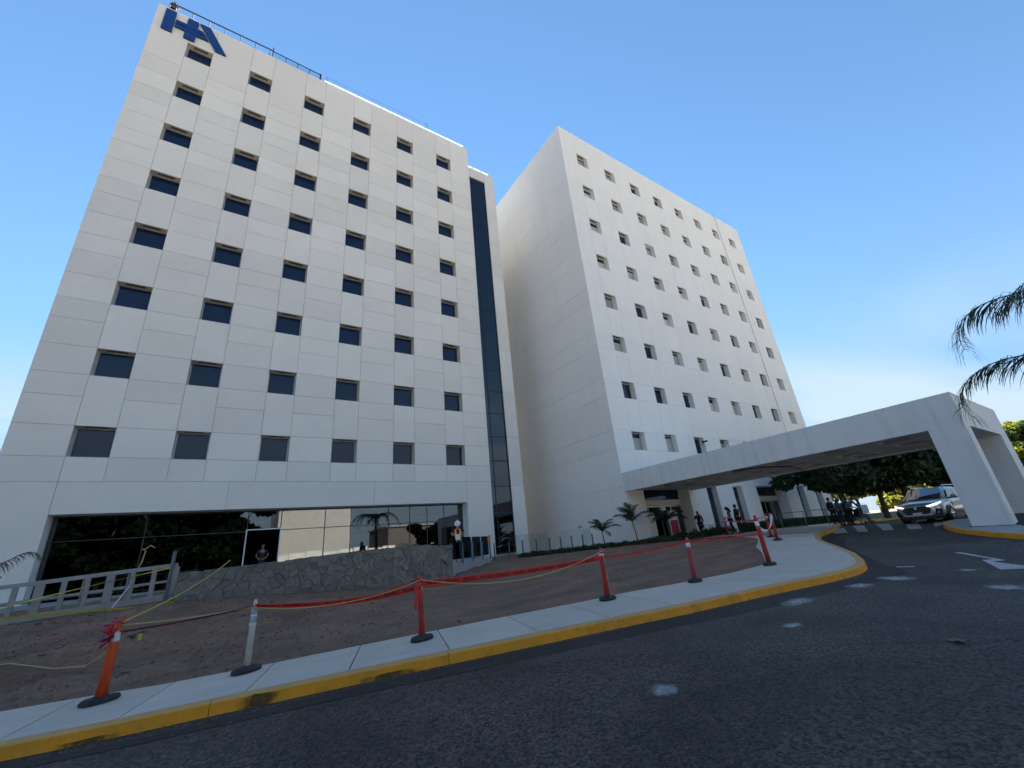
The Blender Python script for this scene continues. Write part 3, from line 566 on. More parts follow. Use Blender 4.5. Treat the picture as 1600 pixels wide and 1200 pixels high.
def panel(a, b, z0, z1, m_='precast', par=B1, Y=Y1, gap=g, name='panel', th=.05):
    bx(name, m_, par, a + gap, b - gap, Y, Y + th, z0 + gap, z1 - gap)
for a, b in wide:
    panel(a, b, 32.42, TOP)
    for k in range(7):
        panel(a, b, 4.42 + 4 * k, 5.54 + 4 * k); panel(a, b, 5.54 + 4 * k, 7.0 + 4 * k); panel(a, b, 7.0 + 4 * k, 8.42 + 4 * k)
for x in colx:
    panel(x, x + W1, 4.42, 5.53); panel(x, x + W1, 35.0, TOP)
    for k in range(7): panel(x, x + W1, 7.0 + 4 * k, 9.53 + 4 * k)
for a, b in [(colx[0], -.11), (-.11, 7.39), (7.39, colx[5] + W1)]: panel(a, b, 3.0, 4.42)
panel(LX, colx[0], 3.0 - 4.4, 4.42); panel(colx[5] + W1, RX, -1.6, 4.42)
tz = [-1.5] + [4.13 + 3.74 * k for k in range(8)] + [35.2]
for a, b in zip(tz[:-1], tz[1:]): panel(17.45, 18.57, a, b)
panel(RX, 17.45, 33.97, 35.2)
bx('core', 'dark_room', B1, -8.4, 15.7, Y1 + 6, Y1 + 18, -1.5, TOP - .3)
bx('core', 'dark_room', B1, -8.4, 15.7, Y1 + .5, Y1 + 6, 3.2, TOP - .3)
bx('core', 'concrete', B1, 15.72, 18.5, Y1 + 2.2, Y1 + 18, -1.5, 35.0)  # run back out of view to block sun through the gap
bx('roof', 'concrete', B1, -8.4, 15.7, Y1 + .06, Y1 + 18, TOP - .28, TOP - .02)
bx('side_wall', 'precast', B1, LX, LX + .3, Y1 + .06, Y1 + 18.1, -1.5, TOP)
bx('side_wall', 'precast', B1, RX - .28, RX, Y1 + .06, Y1 + 18.1, 35.0, TOP)
bx('side_wall', 'concrete', B1, 18.25, 18.56, Y1 + .06, Y1 + 18, -1.5, 35.1)  # unseen side, lengthened and greyed to control bounce onto the white wall
window_set(B1, W1, W1 - .01, .46, colx, ztop, Y1, .055, 'left')
# curtain wall strip
for k in range(19):
    z0 = -.45 + 0 if k == 0 else 2.23 + 1.87 * (k - 1); z1 = 2.23 + 1.87 * k
    if z1 > 33.97: z1 = 33.97
    if z0 >= 33.9: break
    bx('glazing_panel', 'tower_glass', B1, 15.80, 16.10, Y1 + .14, Y1 + .16, z0 + .03, z1 - .03)
    bx('glazing_panel', 'tower_glass', B1, 16.16, 17.43, Y1 + .14, Y1 + .16, z0 + .03, z1 - .03)
    bx('floor_edge', 'concrete', B1, 15.85, 17.4, Y1 + .6, Y1 + 2.2, z0 - .02, z0 + .25) if k % 2 == 0 else None
mm = MB()
for k in range(19):
    z0 = -.45 if k == 0 else 2.23 + 1.87 * (k - 1)
    mm.box(15.78, 17.45, Y1 + .12, Y1 + .19, z0 - .035, z0 + .035)
mm.box(16.10, 16.16, Y1 + .11, Y1 + .2, -.45, 33.97); mm.box(15.76, 15.80, Y1 + .1, Y1 + .2, -.45, 33.97); mm.box(17.41, 17.45, Y1 + .1, Y1 + .2, -.45, 33.97)
mm.xf(Matrix.Translation((-3.6, -Y1, .5))); part('mullion_frame', mm, 'dark_alu', B1)
# lobby recess
YG = 27.3
bx('lobby_ceiling', 'reveal', B1, colx[0], colx[5] + W1, Y1 + .06, YG + .1, 3.0, 3.03)
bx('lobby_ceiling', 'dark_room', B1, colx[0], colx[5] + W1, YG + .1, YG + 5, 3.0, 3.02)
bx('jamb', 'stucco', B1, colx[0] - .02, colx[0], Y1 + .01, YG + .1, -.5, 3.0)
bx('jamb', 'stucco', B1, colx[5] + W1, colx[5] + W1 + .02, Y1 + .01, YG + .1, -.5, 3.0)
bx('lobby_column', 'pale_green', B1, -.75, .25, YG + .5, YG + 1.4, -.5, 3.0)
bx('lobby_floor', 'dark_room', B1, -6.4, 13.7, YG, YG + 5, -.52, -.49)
gx = [-6.46, -3.2, .98, 2.56, 4.82, 6.27, 8.53, 9.92, 11.11, 12.32, 13.77]
for a, b in zip(gx[:-1], gx[1:]):
    if abs(a - .98) < .01:
        bx('glazing_panel', 'lobby_glass', B1, a + .02, b - .02, YG, YG + .02, 2.04, 2.95); continue
    bx('glazing_panel', 'lobby_glass', B1, a + .015, b - .015, YG, YG + .02, 1.94, 2.96)
    bx('glazing_panel', 'lobby_glass', B1, a + .015, b - .015, YG, YG + .02, -.45, 1.91)
mm = MB()
for x in gx[1:-1]: mm.box(x - .022, x + .022, YG - .02, YG + .05, 2.04 if abs(x - .98) < .01 or abs(x - 2.56) < .01 else -.5, 3.0)
mm.box(colx[0], colx[5] + W1, YG - .01, YG + .04, 2.96, 3.0); mm.box(colx[0], .96, YG - .012, YG + .042, 1.905, 1.945); mm.box(2.58, colx[5] + W1, YG - .012, YG + .042, 1.905, 1.945)
mm.xf(Matrix.Translation((-3.6, -Y1, .5))); part('lobby_mullions', mm, 'dark_alu', B1)
mm = MB(); mm.box(.95, 1.0, YG - .06, YG + .03, -.5, 2.02); mm.box(2.54, 2.59, YG - .06, YG + .03, -.5, 2.02); mm.box(.95, 2.59, YG - .062, YG + .032, 1.975, 2.025)
mm.xf(Matrix.Translation((-3.6, -Y1, .5))); part('door_frame', mm, 'white_shell', B1)
# terrace
m = MB(); m.prism([(-8.6, 25.6), (-1.0, 25.3), (-.75, 18.25), (3.7, 17.55), (8.45, 17.75), (8.5, 18.25), (12.44, 21.55), (14.2, 24.4), (14.2, 27.3), (-8.6, 27.3)], -1.5, -.5)
struct('terrace', m, 'concrete')

# HA sign
s = thing('roof_sign', 'large blue block letters HA fixed to the top left corner of the cream tower', 'sign', (-6.2, Y1 - .02, 36.4))
def letter(name, P, d0=-.13, d1=0.0):
    P = [(x * .996, z * .9955) for x, z in P]; m = MB(); n = len(P); m.v = [(x + 6.2, d0, z - 36.4) for x, z in P] + [(x + 6.2, d1, z - 36.4) for x, z in P]
    m.f = [tuple(range(n)), tuple(range(2 * n - 1, n - 1, -1))] + [(i, n + i, n + (i + 1) % n, (i + 1) % n) for i in range(n)]
    return part(name, m, 'blue', s)
letter('letter_stroke', [(-8.02, 35.32), (-7.44, 35.32), (-7.44, 37.47), (-8.02, 37.47)])
letter('letter_stroke', [(-6.78, 35.35), (-6.16, 35.35), (-6.16, 37.47), (-6.78, 37.47)])
letter('letter_stroke', [(-4.93, 35.36), (-4.28, 35.36), (-5.48, 37.48), (-6.11, 37.48)])
letter('letter_bar', [(-7.36, 36.03), (-5.42, 36.03), (-5.55, 36.27), (-7.36, 36.27)], -.15, -.01)
letter('letter_bar', [(-7.36, 36.33), (-5.60, 36.33), (-5.66, 36.42), (-7.36, 36.42)], -.15, -.01)
letter('letter_bar', [(-7.36, 36.47), (-5.68, 36.47), (-5.82, 36.72), (-7.36, 36.72)], -.15, -.01)

# roof railings
YR = Y1 + .12
rl = thing('roof_railing', 'navy steel railing along the left part of the cream tower roof edge', 'railing', (-3, YR, TOP))
m = MB().bar((-4.9, 0, .78), (1.5, 0, .86), .07, .07); part('top_rail', m, 'rail_navy', rl)
pm_ = MB().box(-.025, .025, -.02, .02, -.05, .80).mesh('railing_post', 'rail_navy')
for i in range(7): obj('post', pm_, rl, (-4.6 + i * .98, 0, 0))
rl2 = thing('roof_railing', 'navy framed glass railing between the open rail and the low glass edge', 'railing', (0, YR, TOP))
m = MB().bar((-1.52, 0, .80), (1.98, 0, .72), .06, .06); m.box(-1.55, -1.47, -.03, .03, -.05, 1.25); m.box(1.93, 2.06, -.04, .04, -.05, .78); part('frame', m, 'rail_navy', rl2)
for i in range(4):
    x = -1.45 + i * .86
    if i: obj('post', pm_, rl2, (x, 0, 0), scale=(1, 1, .93))
    bx('glass_panel', 'rail_glass', rl2, x + .03, x + .82, YR, YR + .012, TOP, TOP + .66)
rl3 = thing('roof_railing', 'long low glass railing with short dark posts along the right half of the tower roof', 'railing', (9, YR, TOP))
pm2 = MB().box(-.03, .03, -.03, .03, -.05, .20).mesh('short_post', 'dark_alu')
for i in range(13):
    x = 2.98 + i * 1.032; obj('post', pm2, rl3, (x - 9, 0, 0))
    bx('glass_panel', 'roof_glass', rl3, x - 1.0 if i else 2.35, x - .03, YR, YR + .012, TOP, TOP + .34)
m = MB().box(2.46 - 9, 2.49 - 9, -.01, .01, 0, .85); m.box(11.46 - 9, 11.49 - 9, -.01, .01, 0, 1.15); m.tube([(2.47 - 9, 0, .82), (7 - 9, 0, .78), (11.47 - 9, 0, .95)], .008, 4); part('lightning_wire', m, 'dark_alu', rl3)
rl4 = thing('roof_railing', 'short low glass railing on the lower roof of the dark glazed bay', 'railing', (17.2, YR, 35.2))
for i, x in enumerate((16.26, 17.17, 18.1)):
    obj('post', pm2, rl4, (x - 17.2, 0, 0)); bx('glass_panel', 'roof_glass', rl4, [15.8, 16.3, 17.21][i], x - .04, YR, YR + .012, 35.2, 35.52)

# ------------------------------------------------------------------ right building
Y2, BX0, BX1 = 20.0, 22.24, 53.92
B2 = thing('hospital_block', 'white stuccoed building on the right with a blank side wall and small deep windows', 'building', (38, Y2, -.6))
W2 = 1.39; col2 = [24.13 + 3.78 * i for i in range(8)]
col2 = [24.13 + 3.779 * i for i in range(8)]
H2 = 1.40
ground_open = [(24.13, 29.28), (31.69, 33.08), (35.47, 36.86), (39.22, 44.4), (46.8, 48.2), (50.58, 51.98)]
wide2 = [(BX0, col2[0])] + [(col2[i] + W2, col2[i + 1]) for i in range(7)] + [(col2[7] + W2, BX1)]
yb0, yb1 = Y2 + .045, Y2 + .5
bk = MB(); ZH = 2.92
for a, b in wide2: bk.box(a + .006, b - .006, yb0, yb1, ZH + .02, TOP - .03)
for x in col2:
    zs_ = [ZH + .02] + [z for zt in ztop for z in (zt - H2, zt)] + [TOP - .03]
    for i in range(0, len(zs_), 2): bk.box(x - .004, x + W2 + .004, yb0 + .002, yb1 + .002, zs_[i] + (0.006 if i else 0), zs_[i + 1] - .006)
edges = [BX0] + [v for o_ in ground_open for v in o_] + [BX1]
for i in range(0, len(edges), 2): bk.box(edges[i] + .012, edges[i + 1] - .012, yb0, yb1, -1.6, ZH + .02)
bk.box(BX0 + .05, BX0 + .5, yb1 + .002, Y2 + 25, -1.6, TOP - .03); bk.box(BX1 - .5, BX1 - .05, yb1 + .002, Y2 + 25, -1.6, TOP - .03)
bk.xf(Matrix.Translation((-38, -Y2, .6))); part('wall', bk, 'stucco_gap', B2)
g2 = .005
def panel2(a, b, z0, z1): bx('panel', 'stucco', B2, a + g2, b - g2, Y2, Y2 + .04, z0 + g2, z1 - g2)
hz = [ZH, 5.6] + [v for k in range(8) for v in ((7.0 + 4 * k), (9.6 + 4 * k))][:-1] + [TOP]
for a, b in wide2:
    for i in range(len(hz) - 1): panel2(a, b, hz[i], hz[i + 1])
for x in col2:
    panel2(x, x + W2, ZH, 5.6); panel2(x, x + W2, 35.0, TOP)
    for k in range(7): panel2(x, x + W2, 7.0 + 4 * k, 9.6 + 4 * k)
for i in range(0, len(edges), 2): bx('pier', 'stucco', B2, edges[i] + .003, edges[i + 1] - .003, Y2, Y2 + .04, -1.5, ZH - .005)
lz = [-1.5, 3.0] + hz[1:]
for i in range(len(lz) - 1): bx('panel', 'stucco', B2, BX0, BX0 + .045, Y2 + .003, Y2 + 25, lz[i] + .008, lz[i + 1] - .008)
for i in range(len(lz) - 1): bx('panel', 'stucco', B2, BX1 - .045, BX1, Y2 + .045, Y2 + 25, lz[i] + g2, lz[i + 1] - g2)
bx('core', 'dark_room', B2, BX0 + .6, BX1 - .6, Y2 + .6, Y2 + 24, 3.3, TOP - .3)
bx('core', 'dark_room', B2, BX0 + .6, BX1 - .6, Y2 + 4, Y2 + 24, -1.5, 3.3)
bx('roof', 'concrete', B2, BX0 + .1, BX1 - .1, Y2 + .1, Y2 + 25, TOP - .25, TOP - .02)
window_set(B2, W2, H2, .48, col2, ztop, Y2, .05, 'right')
# ground floor openings: deep jambs, glazing and doors
for n_, (a, b) in enumerate(ground_open):
    dp = .95 if b - a > 2 else .46
    for x0, x1 in ((a - .012, a), (b, b + .012)): bx('jamb', 'stucco', B2, x0, x1, Y2 + .004, Y2 + dp + .1, -1.2, ZH)
    bx('lintel', 'stucco', B2, a, b, Y2 + .004, Y2 + dp + .1, ZH, ZH + .015)
    if b - a < 2:
        bx('glazing_panel', 'lobby_glass', B2, a + .06, b - .06, Y2 + dp, Y2 + dp + .02, -.55, 1.95)
        bx('glazing_panel', 'glass_dark', B2, a + .06, b - .06, Y2 + dp, Y2 + dp + .02, 2.0, ZH - .04)
        f_ = bx('window_frame', 'alu', B2, a + .0, a + .05, Y2 + dp - .03, Y2 + dp + .05, -.6, ZH); bx('window_frame', 'alu', B2, b - .05, b, Y2 + dp - .03, Y2 + dp + .05, -.6, ZH)
        if n_ < 3: bx('curtain', 'pale_green', B2, a + .08, b - .08, Y2 + dp + .15, Y2 + dp + .2, -.55, 1.95)
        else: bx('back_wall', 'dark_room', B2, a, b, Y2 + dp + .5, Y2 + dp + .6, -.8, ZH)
    else:
        bx('transom_glass', 'glass_dark', B2, a + .06, b - .06, Y2 + dp, Y2 + dp + .03, 2.15, ZH - .05)
        bx('door_header', 'reveal', B2, a + .0, b, Y2 + dp - .08, Y2 + dp + .06, 1.75, 2.12)
        bx('door_header', 'alu', B2, a + .0, b, Y2 + dp - .1, Y2 + dp + .02, 1.62, 1.72)
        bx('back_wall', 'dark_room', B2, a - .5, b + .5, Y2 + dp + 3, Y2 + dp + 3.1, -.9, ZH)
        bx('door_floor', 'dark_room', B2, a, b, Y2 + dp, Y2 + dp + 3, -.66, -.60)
        k = 4
        for i in range(k):
            x0 = lerp(a + .05, b - .05, i / k); x1 = lerp(a + .05, b - .05, (i + 1) / k)
            if i == 1: continue
            d_ = bx('sliding_door', 'lobby_glass', B2, x0 + .04, x1 - .04, Y2 + dp, Y2 + dp + .02, -.55, 1.6)
            bx('door_stile', 'alu', B2, x0, x0 + .045, Y2 + dp - .02, Y2 + dp + .04, -.6, 1.62); bx('door_stile', 'alu', B2, x1 - .045, x1, Y2 + dp - .021, Y2 + dp + .041, -.6, 1.62)
# posters on the left entrance
pz = Y2 + .9
for i, (x0, x1) in enumerate([(24.35, 25.3), (26.95, 27.85)]):
    t = thing('entrance_banner', ['cream and red upright banner standing at the left door of the near entrance', 'cream and red upright banner right of the dark doorway, behind the third small palm'][i], 'banner', ((x0 + x1) / 2, Y2 + .5, -.6))
    bx('banner_panel', 'paper', t, x0, x1, Y2 + .49, Y2 + .51, -.45 if i == 0 else .55, 1.25 if i == 0 else 1.3)
    bx('banner_panel', 'red_sign', t, x0 - .1 if i == 0 else x0 + .06, x0 + .12 if i == 0 else x1 - .06, Y2 + .47, Y2 + .489, -.5, .75 if i == 0 else .62)
    bx('frame', 'white_shell', t, x1 + .002, x1 + .07, Y2 + .46, Y2 + .54, -.6, 1.2); bx('frame', 'white_shell', t, x0 - .07, x0 - .002, Y2 + .46, Y2 + .54, -.6 if i else .7, 1.2)
    m = MB(); rr = random.Random(i)
    for k in range(3): z = 1.1 - k * .12; m.box(x0 + .12, x0 + .12 + rr.uniform(.3, .6), Y2 + .484, Y2 + .4885, z, z + .05)
    m.xf(Matrix.Translation(-t.location)); part('lettering', m, 'red_sign', t)
# conduit, camera, rooftop knobs
t = thing('lightning_conductor', 'thin dark cable running down the right part of the white building facade', 'cable', (48.6, Y2, TOP))
m = MB().tube([(0, -.03, .5), (0, -.03, 0), (.02, -.03, -10), (0, -.03, -30), (0, -.03, -34.6)], .014, 5); part('cable', m, 'dark_alu', t)
m = MB()
for k in range(17): m.box(-.03, .03, -.045, 0, -1.2 - k * 2, -1.15 - k * 2)
part('clamps', m, 'dark_alu', t)
t = thing('security_camera', 'small grey camera on a bracket high on the white wall near the right corner', 'camera', (49.3, Y2, 3.75))
m = MB().box(-.04, .04, -.25, 0, -.03, .03); part('bracket', m, 'alu', t); m = MB().box(-.09, .09, -.6, -.2, -.1, .06, Matrix.Rotation(R(-15), 4, 'X')); part('housing', m, 'steel', t); m = MB().box(-.07, .07, -.02, 0, -.2, .2); part('wall_plate', m, 'steel', t)
t = thing('security_camera', 'small dark camera on the white wall just above the middle of the canopy', 'camera', (32.8, Y2, 6.6))
m = MB().box(-.06, .06, -.45, -.05, -.05, .07); part('housing', m, 'dark_alu', t); m = MB().box(-.08, .08, -.05, 0, -.1, .1); part('wall_plate', m, 'dark_alu', t)
for i, (x, y, l_) in enumerate([(22.35, 20.1, 'nearest roof corner'), (22.35, 23.4, 'side roof edge nearer the corner'), (22.35, 29.4, 'side roof edge nearer the cream tower'), (50.6, 20.1, 'far right roof edge'), (52.4, 20.1, 'extreme right end of the roof edge')]):
    t = thing('lightning_rod', 'tiny dark rod on the ' + l_ + ' of the white building', 'rod', (x, y, TOP), group='rods on the white roof')
    m = MB().tube([(0, 0, -.02), (0, 0, .3)], .03, 6); part('rod', m, 'dark_alu', t); m = MB().lathe([(.06, -.02), (.06, .04), (.03, .06)], 8); part('foot', m, 'dark_alu', t)

# ------------------------------------------------------------------ entrance canopy
CX0, CX1, CY0 = 22.29, 29.93, 3.28
cp = thing('entrance_canopy', 'long flat concrete canopy over the driveway reaching from the white building to its two legs', 'canopy', (26, 11, -.8))
bx('roof_slab', 'canopy', cp, CX0, CX1, CY0, Y2 - .004, 3.0, 3.9)
bx('fascia_beam', 'canopy', cp, CX0 + .001, CX0 + .35, CY0 + 1.034, Y2 - .005, 2.66, 2.999)
bx('fascia_beam', 'canopy', cp, CX1 - .35, CX1 - .001, CY0 + 1.034, Y2 - .005, 2.66, 2.999)
bx('end_beam', 'canopy', cp, CX0 + .001, CX1 - .001, CY0 + .001, CY0 + 1.031, 2.62, 2.999)
for i, (a, b) in enumerate([(CX0 + .001, 23.02), (28.42, CX1 - .001)]):
    bx('leg', 'canopy', cp, a, b, CY0 + .001, CY0 + 1.031, -1.3, 2.619)
bx('plinth', 'concrete', cp, 28.36, CX1 + .05, CY0 - .05, CY0 + 1.08, -1.3, -.72)
# soffit with coffers
nr = 6
ys_ = []; y = 4.9
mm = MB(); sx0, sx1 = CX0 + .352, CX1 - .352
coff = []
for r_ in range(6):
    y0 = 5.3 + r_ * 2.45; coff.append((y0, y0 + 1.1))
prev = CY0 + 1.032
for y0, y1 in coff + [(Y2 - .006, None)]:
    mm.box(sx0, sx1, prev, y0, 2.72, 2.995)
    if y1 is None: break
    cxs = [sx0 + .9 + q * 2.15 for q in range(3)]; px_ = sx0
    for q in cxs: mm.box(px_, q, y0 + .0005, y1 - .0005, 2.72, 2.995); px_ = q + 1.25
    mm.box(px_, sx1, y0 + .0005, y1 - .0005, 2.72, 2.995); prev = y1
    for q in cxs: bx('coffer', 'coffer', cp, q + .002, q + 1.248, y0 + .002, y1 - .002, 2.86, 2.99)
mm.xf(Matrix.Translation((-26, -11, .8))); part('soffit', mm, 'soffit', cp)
m = MB().tube([(CX0 + .1 - 26, 12.4 - 11, 2.63 + .8), (CX0 + 1.5 - 26, 11.4 - 11, 2.66 + .8), (CX0 + 4 - 26, 11.1 - 11, 2.69 + .8), (CX1 - .3 - 26, 12 - 11, 2.65 + .8)], .03, 5); part('cable', m, 'car_black', cp)

# ------------------------------------------------------------------ far surroundings seen in reflections and under the canopy
def back_building(name, label, x0, x1, y0, y1, h, m_, rows, arch):
    t = thing(name, label, 'building', ((x0 + x1) / 2, (y0 + y1) / 2, -2))
    bx('wall', m_, t, x0, x1, y0, y1, -2.4, h); bx('roof', 'concrete', t, x0 - .3, x1 + .3, y0 - .3, y1 + .3, h, h + .3)
    n = int((x1 - x0) / 3.4)
    for r_ in range(rows):
        for i in range(n): cx = lerp(x0 + 1.7, x1 - 1.7, (i + .5) / n); bx('window', 'glass_dark', t, cx - .6, cx + .6, y1, y1 + .05, .2 + r_ * 3.2, 1.6 + r_ * 3.2)
back_building('plaster_building', 'plain beige building across the road, mirrored in the lobby glass', 8.8, 23.0, -62, -45, 11.5, 'beige_wall', 0, True)
back_building('plaster_building', 'low grey brown building across the road, mirrored right of the beige one', 31, 47, -60, -45, 6.3, 'brown_wall', 0, True)
bw = thing('boundary_wall', 'low white wall of separate panels across the road, mirrored in the lobby glass', 'wall', (20, -42, -2))
for i in range(11): bx('panel', 'white_wall', bw, 8 + i * 3.0, 8 + i * 3.0 + 2.8, -42.1, -41.9, -2, 2.1 + .2 * (i % 3))

# ------------------------------------------------------------------ foliage
def leaves_mesh(name, m_, n, sampler, size, seed, flat_=0.0, aspect=1.7):
    r = random.Random(seed); v = []; f = []
    for i in range(n):
        p, sc = sampler(r); s = size * sc * r.uniform(.6, 1.35)
        a = Vector((r.gauss(0, 1), r.gauss(0, 1), r.gauss(0, 1) * (1 - flat_))).normalized(); b = a.orthogonal().normalized(); b = Matrix.Rotation(r.uniform(0, 6.28), 3, a) @ b
        A = a * s * aspect * .5; B = b * s * .5; o_ = len(v); c = Vector(p)
        v += [tuple(c - A), tuple(c + B * .9), tuple(c + A), tuple(c - B * .9)]; f.append((o_, o_ + 1, o_ + 2, o_ + 3))
    me = bpy.data.meshes.new(name); me.from_pydata(v, [], f); me.materials.append(M[m_]); return me
def clump_sampler(clumps, fill=.55):
    tot = [c[3] ** 2 for c in clumps]; S = sum(tot)
    def f(r):
        u = r.uniform(0, S); k = 0
        while u > tot[k] and k < len(clumps) - 1: u -= tot[k]; k += 1
        cx, cy, cz, R_ = clumps[k]; d = Vector((r.gauss(0, 1), r.gauss(0, 1), r.gauss(0, 1))).normalized(); q = R_ * (fill + (1 - fill) * r.random() ** .5)
        return (cx + d.x * q, cy + d.y * q, cz + d.z * q * .75), 1
    return f
def tree_parts(seed, height, spread, trunk_h, n, leaf, m_, trunk_r=.2, nclump=26):
    r = random.Random(seed); tb = MB()
    lean = Vector((r.uniform(-.25, .25), r.uniform(-.25, .25), 0)); top = Vector((lean.x * 1.5, lean.y * 1.5, trunk_h))
    tb.tube([(0, 0, -.3), (0, 0, .15), lean * .5 + Vector((0, 0, trunk_h * .5)), top], [trunk_r * 1.5, trunk_r * 1.1, trunk_r * .9, trunk_r * .75], 9)
    clumps = []
    for i in range(nclump):
        a = r.uniform(0, 6.28); q = spread * r.random() ** .6; z = trunk_h + (height - trunk_h) * r.uniform(.12, .92); z = min(z, height - .25 * q)
        R_ = r.uniform(.18, .34) * spread; clumps.append((top.x + math.cos(a) * q, top.y + math.sin(a) * q, z, R_))
        if i < 9: e = Vector(clumps[-1][:3]); mid_ = top.lerp(e, .5) + Vector((0, 0, .2)); tb.tube([top - Vector((0, 0, .2)), mid_, e], [trunk_r * .5, trunk_r * .3, trunk_r * .1], 6)
    return tb.mesh('trunk', 'bark', True), leaves_mesh('crown', m_, n, clump_sampler(clumps, .35), leaf, seed + 1)
def tree(name, label, loc, meshes, rz=0, sc=1, group=None):
    t = thing(name, label, 'tree', loc, rz, group); t.scale = (sc, sc, sc); obj('trunk', meshes[0], t); obj('crown', meshes[1], t); return t
dark1 = tree_parts(11, 6.3, 4.0, 2.7, 15000, .24, 'leaf_dark', .24)
dark2 = tree_parts(12, 6.0, 3.8, 2.5, 15000, .24, 'leaf_dark', .20)
for i, (x, y, rz, lb) in enumerate([(41.5, 14.6, 0, 'dark broad crowned tree behind the group of people, nearest the white building'), (44.8, 13.2, 2.1, 'dark broad crowned tree between the white hatchback and its neighbour trunk'), (46.2, 11.9, 4.0, 'dark broad crowned tree with its trunk just left of the silver car'), (49.5, 10.2, 1.2, 'dark broad crowned tree directly behind the silver car')]):
    tree('ficus_tree', lb, (x, y, G(x, y) - .1), dark1 if i % 2 == 0 else dark2, rz, 1.0, 'dark trees behind the canopy')
bgm = [tree_parts(21, 8.5, 4.2, 2.6, 9000, .34, 'leaf_mid', .22), tree_parts(22, 9.5, 4.5, 2.8, 9000, .36, 'leaf_yellow', .24), tree_parts(23, 6, 3.4, 1.2, 7000, .3, 'leaf_yellow', .16)]
bgs = [(56, 23.5, 2, 'low yellow green tree just beyond the far corner of the white building'), (60, 15, 2, 'low yellow green tree left of the silver car roof'), (57, 11, 2, 'low yellow green tree behind the dark trunks nearest the silver car'), (64, 27, 0, 'mid green tree beyond the far corner of the white building'), (70, 21, 1, 'tall yellow green tree far behind the wheelchair group'), (76, 25, 0, 'mid green tree in the second row behind the white hatchback'), (73, 15.5, 2, 'low yellow green tree seen between the dark trunks'), (68, 12.5, 1, 'tall yellow green tree above the roof of the silver car'), (80, 17, 0, 'mid green tree in the second row above the silver car'), (66, 8.2, 2, 'low yellow green tree right behind the silver car'), (76, 9.5, 1, 'tall yellow green tree left of the near canopy leg'), (68, 5.0, 0, 'mid green tree directly behind the near canopy leg'), (64, -.4, 1, 'sunlit yellow green tree at the right edge beyond the canopy'), (66, 1.0, 0, 'mid green tree behind the far canopy leg'), (58, -4.5, 2, 'low yellow green bush tree at the right edge beyond the canopy'), (90, 33, 1, 'pale green tree far down the drive beside the white building')]
for i, (x, y, k, lb) in enumerate(bgs): tree('sunlit_tree', lb, (x, y, G(x, y) - .1), bgm[k], i * 1.3, (random.Random(i).uniform(.85, 1.1) if lb.find('right edge') < 0 else .72), 'trees beyond the parking')
bt = tree_parts(31, 10.5, 4.8, 1.0, 12000, .6, 'leaf_deep', .3, 40)
TL = ['dark tree across the road, ' + q for q in ('leftmost of the near row in the lobby reflection', 'second of the near row in the lobby reflection', 'third, set back, in the lobby reflection', 'fourth of the near row in the lobby reflection', 'fifth, set back, in the lobby reflection', 'sixth of the near row in the lobby reflection', 'leftmost of the far row', 'middle one of the far row', 'rightmost of the far row', 'left one before the grey brown building', 'right one before the grey brown building')]
for i, (x, y) in enumerate([(-31, -34), (-26, -31), (-21, -35), (-16, -32), (-11, -35), (-6, -32), (-23, -42), (-12, -43), (-1, -36), (38, -38), (46, -39)]): tree('street_tree', TL[i], (x, y, -2.1), bt, i * 1.1, (1.3 + .1 * (i % 3)) if x < 30 else .8, 'trees across the road')

def leaf_bank_sampler(r):
    x = r.uniform(-42, 7.5); return (x, -29 + r.uniform(-.7, .7), -2.2 + 4.6 * r.random() ** .8), 1
obj('reflection_leaf_bank', leaves_mesh('reflection_leaf_bank', 'leaf_deep', 22000, leaf_bank_sampler, .5, 90), kind='stuff')  # added unseen leaf bank, keeps bright ground out of the lobby reflection
# palms
def frond_mesh(m_, L, droop, n=34, leaf=.42, seed=0, w=.03, hang=.6, up=.35):
    """rachis from the origin along +X, rising then drooping; each side carries folded leaflets"""
    r = random.Random(seed); P = []
    for i in range(n + 1):
        t = i / n; P.append(Vector((L * (t - .12 * droop * t * t), 0, L * (up * t - droop * t * t * .62))))
    ra = MB().tube([P[i] for i in range(0, n + 1, 3)], [.022 * (1 - .8 * i / n) + .003 for i in range(0, n + 1, 3)], 5)
    lv = MB()
    for i in range(2, n + 1):
        t = i / n; d = (P[min(i + 1, n)] - P[i - 1]).normalized(); ll = leaf * (math.sin(math.pi * min(1, t * .9 + .12)) ** .6) * r.uniform(.8, 1.15)
        for s in (-1, 1):
            for q in range(2):
                base = P[i] + d * r.uniform(-.5, .5) * L / n
                out = (Vector((0, s, 0)) + d * r.uniform(.5, 1.0) + Vector((0, 0, r.uniform(-.1, .35)))).normalized()
                dn = Vector((0, 0, -1)); a = base; pts = [a]
                for k in range(1, 4): out = (out + dn * hang * .38 * r.uniform(.7, 1.3)).normalized(); a = a + out * ll / 3; pts.append(a)
                side = out.cross(Vector((0, 0, 1))); side = side.normalized() if side.length > .01 else Vector((1, 0, 0)); side = d * .7 + side * .3
                ws = [w * .6, w, w * .7, .002]; o_ = len(lv.v)
                for p_, ww in zip(pts, ws): lv.v += [tuple(p_ - side * ww / 2), tuple(p_ + side * ww / 2)]
                lv.f += [(o_ + 2 * k, o_ + 2 * k + 1, o_ + 2 * k + 3, o_ + 2 * k + 2) for k in range(3)]
    return ra.mesh('rachis', 'frond' if m_ != 'frond_dry' else 'frond_dry'), lv.mesh('leaflets', m_)
def frond(parent, meshes, loc, yaw, pitch=0, roll=0, sc=1):
    f_ = obj('frond', meshes[1], parent, loc, (roll, -pitch, yaw), (sc, sc, sc)); obj('rachis', meshes[0], f_); return f_
yf = [frond_mesh('frond_young', 1.05, 1.0, 26, .34, s_, .034, .5, .75) for s_ in (1, 2)]
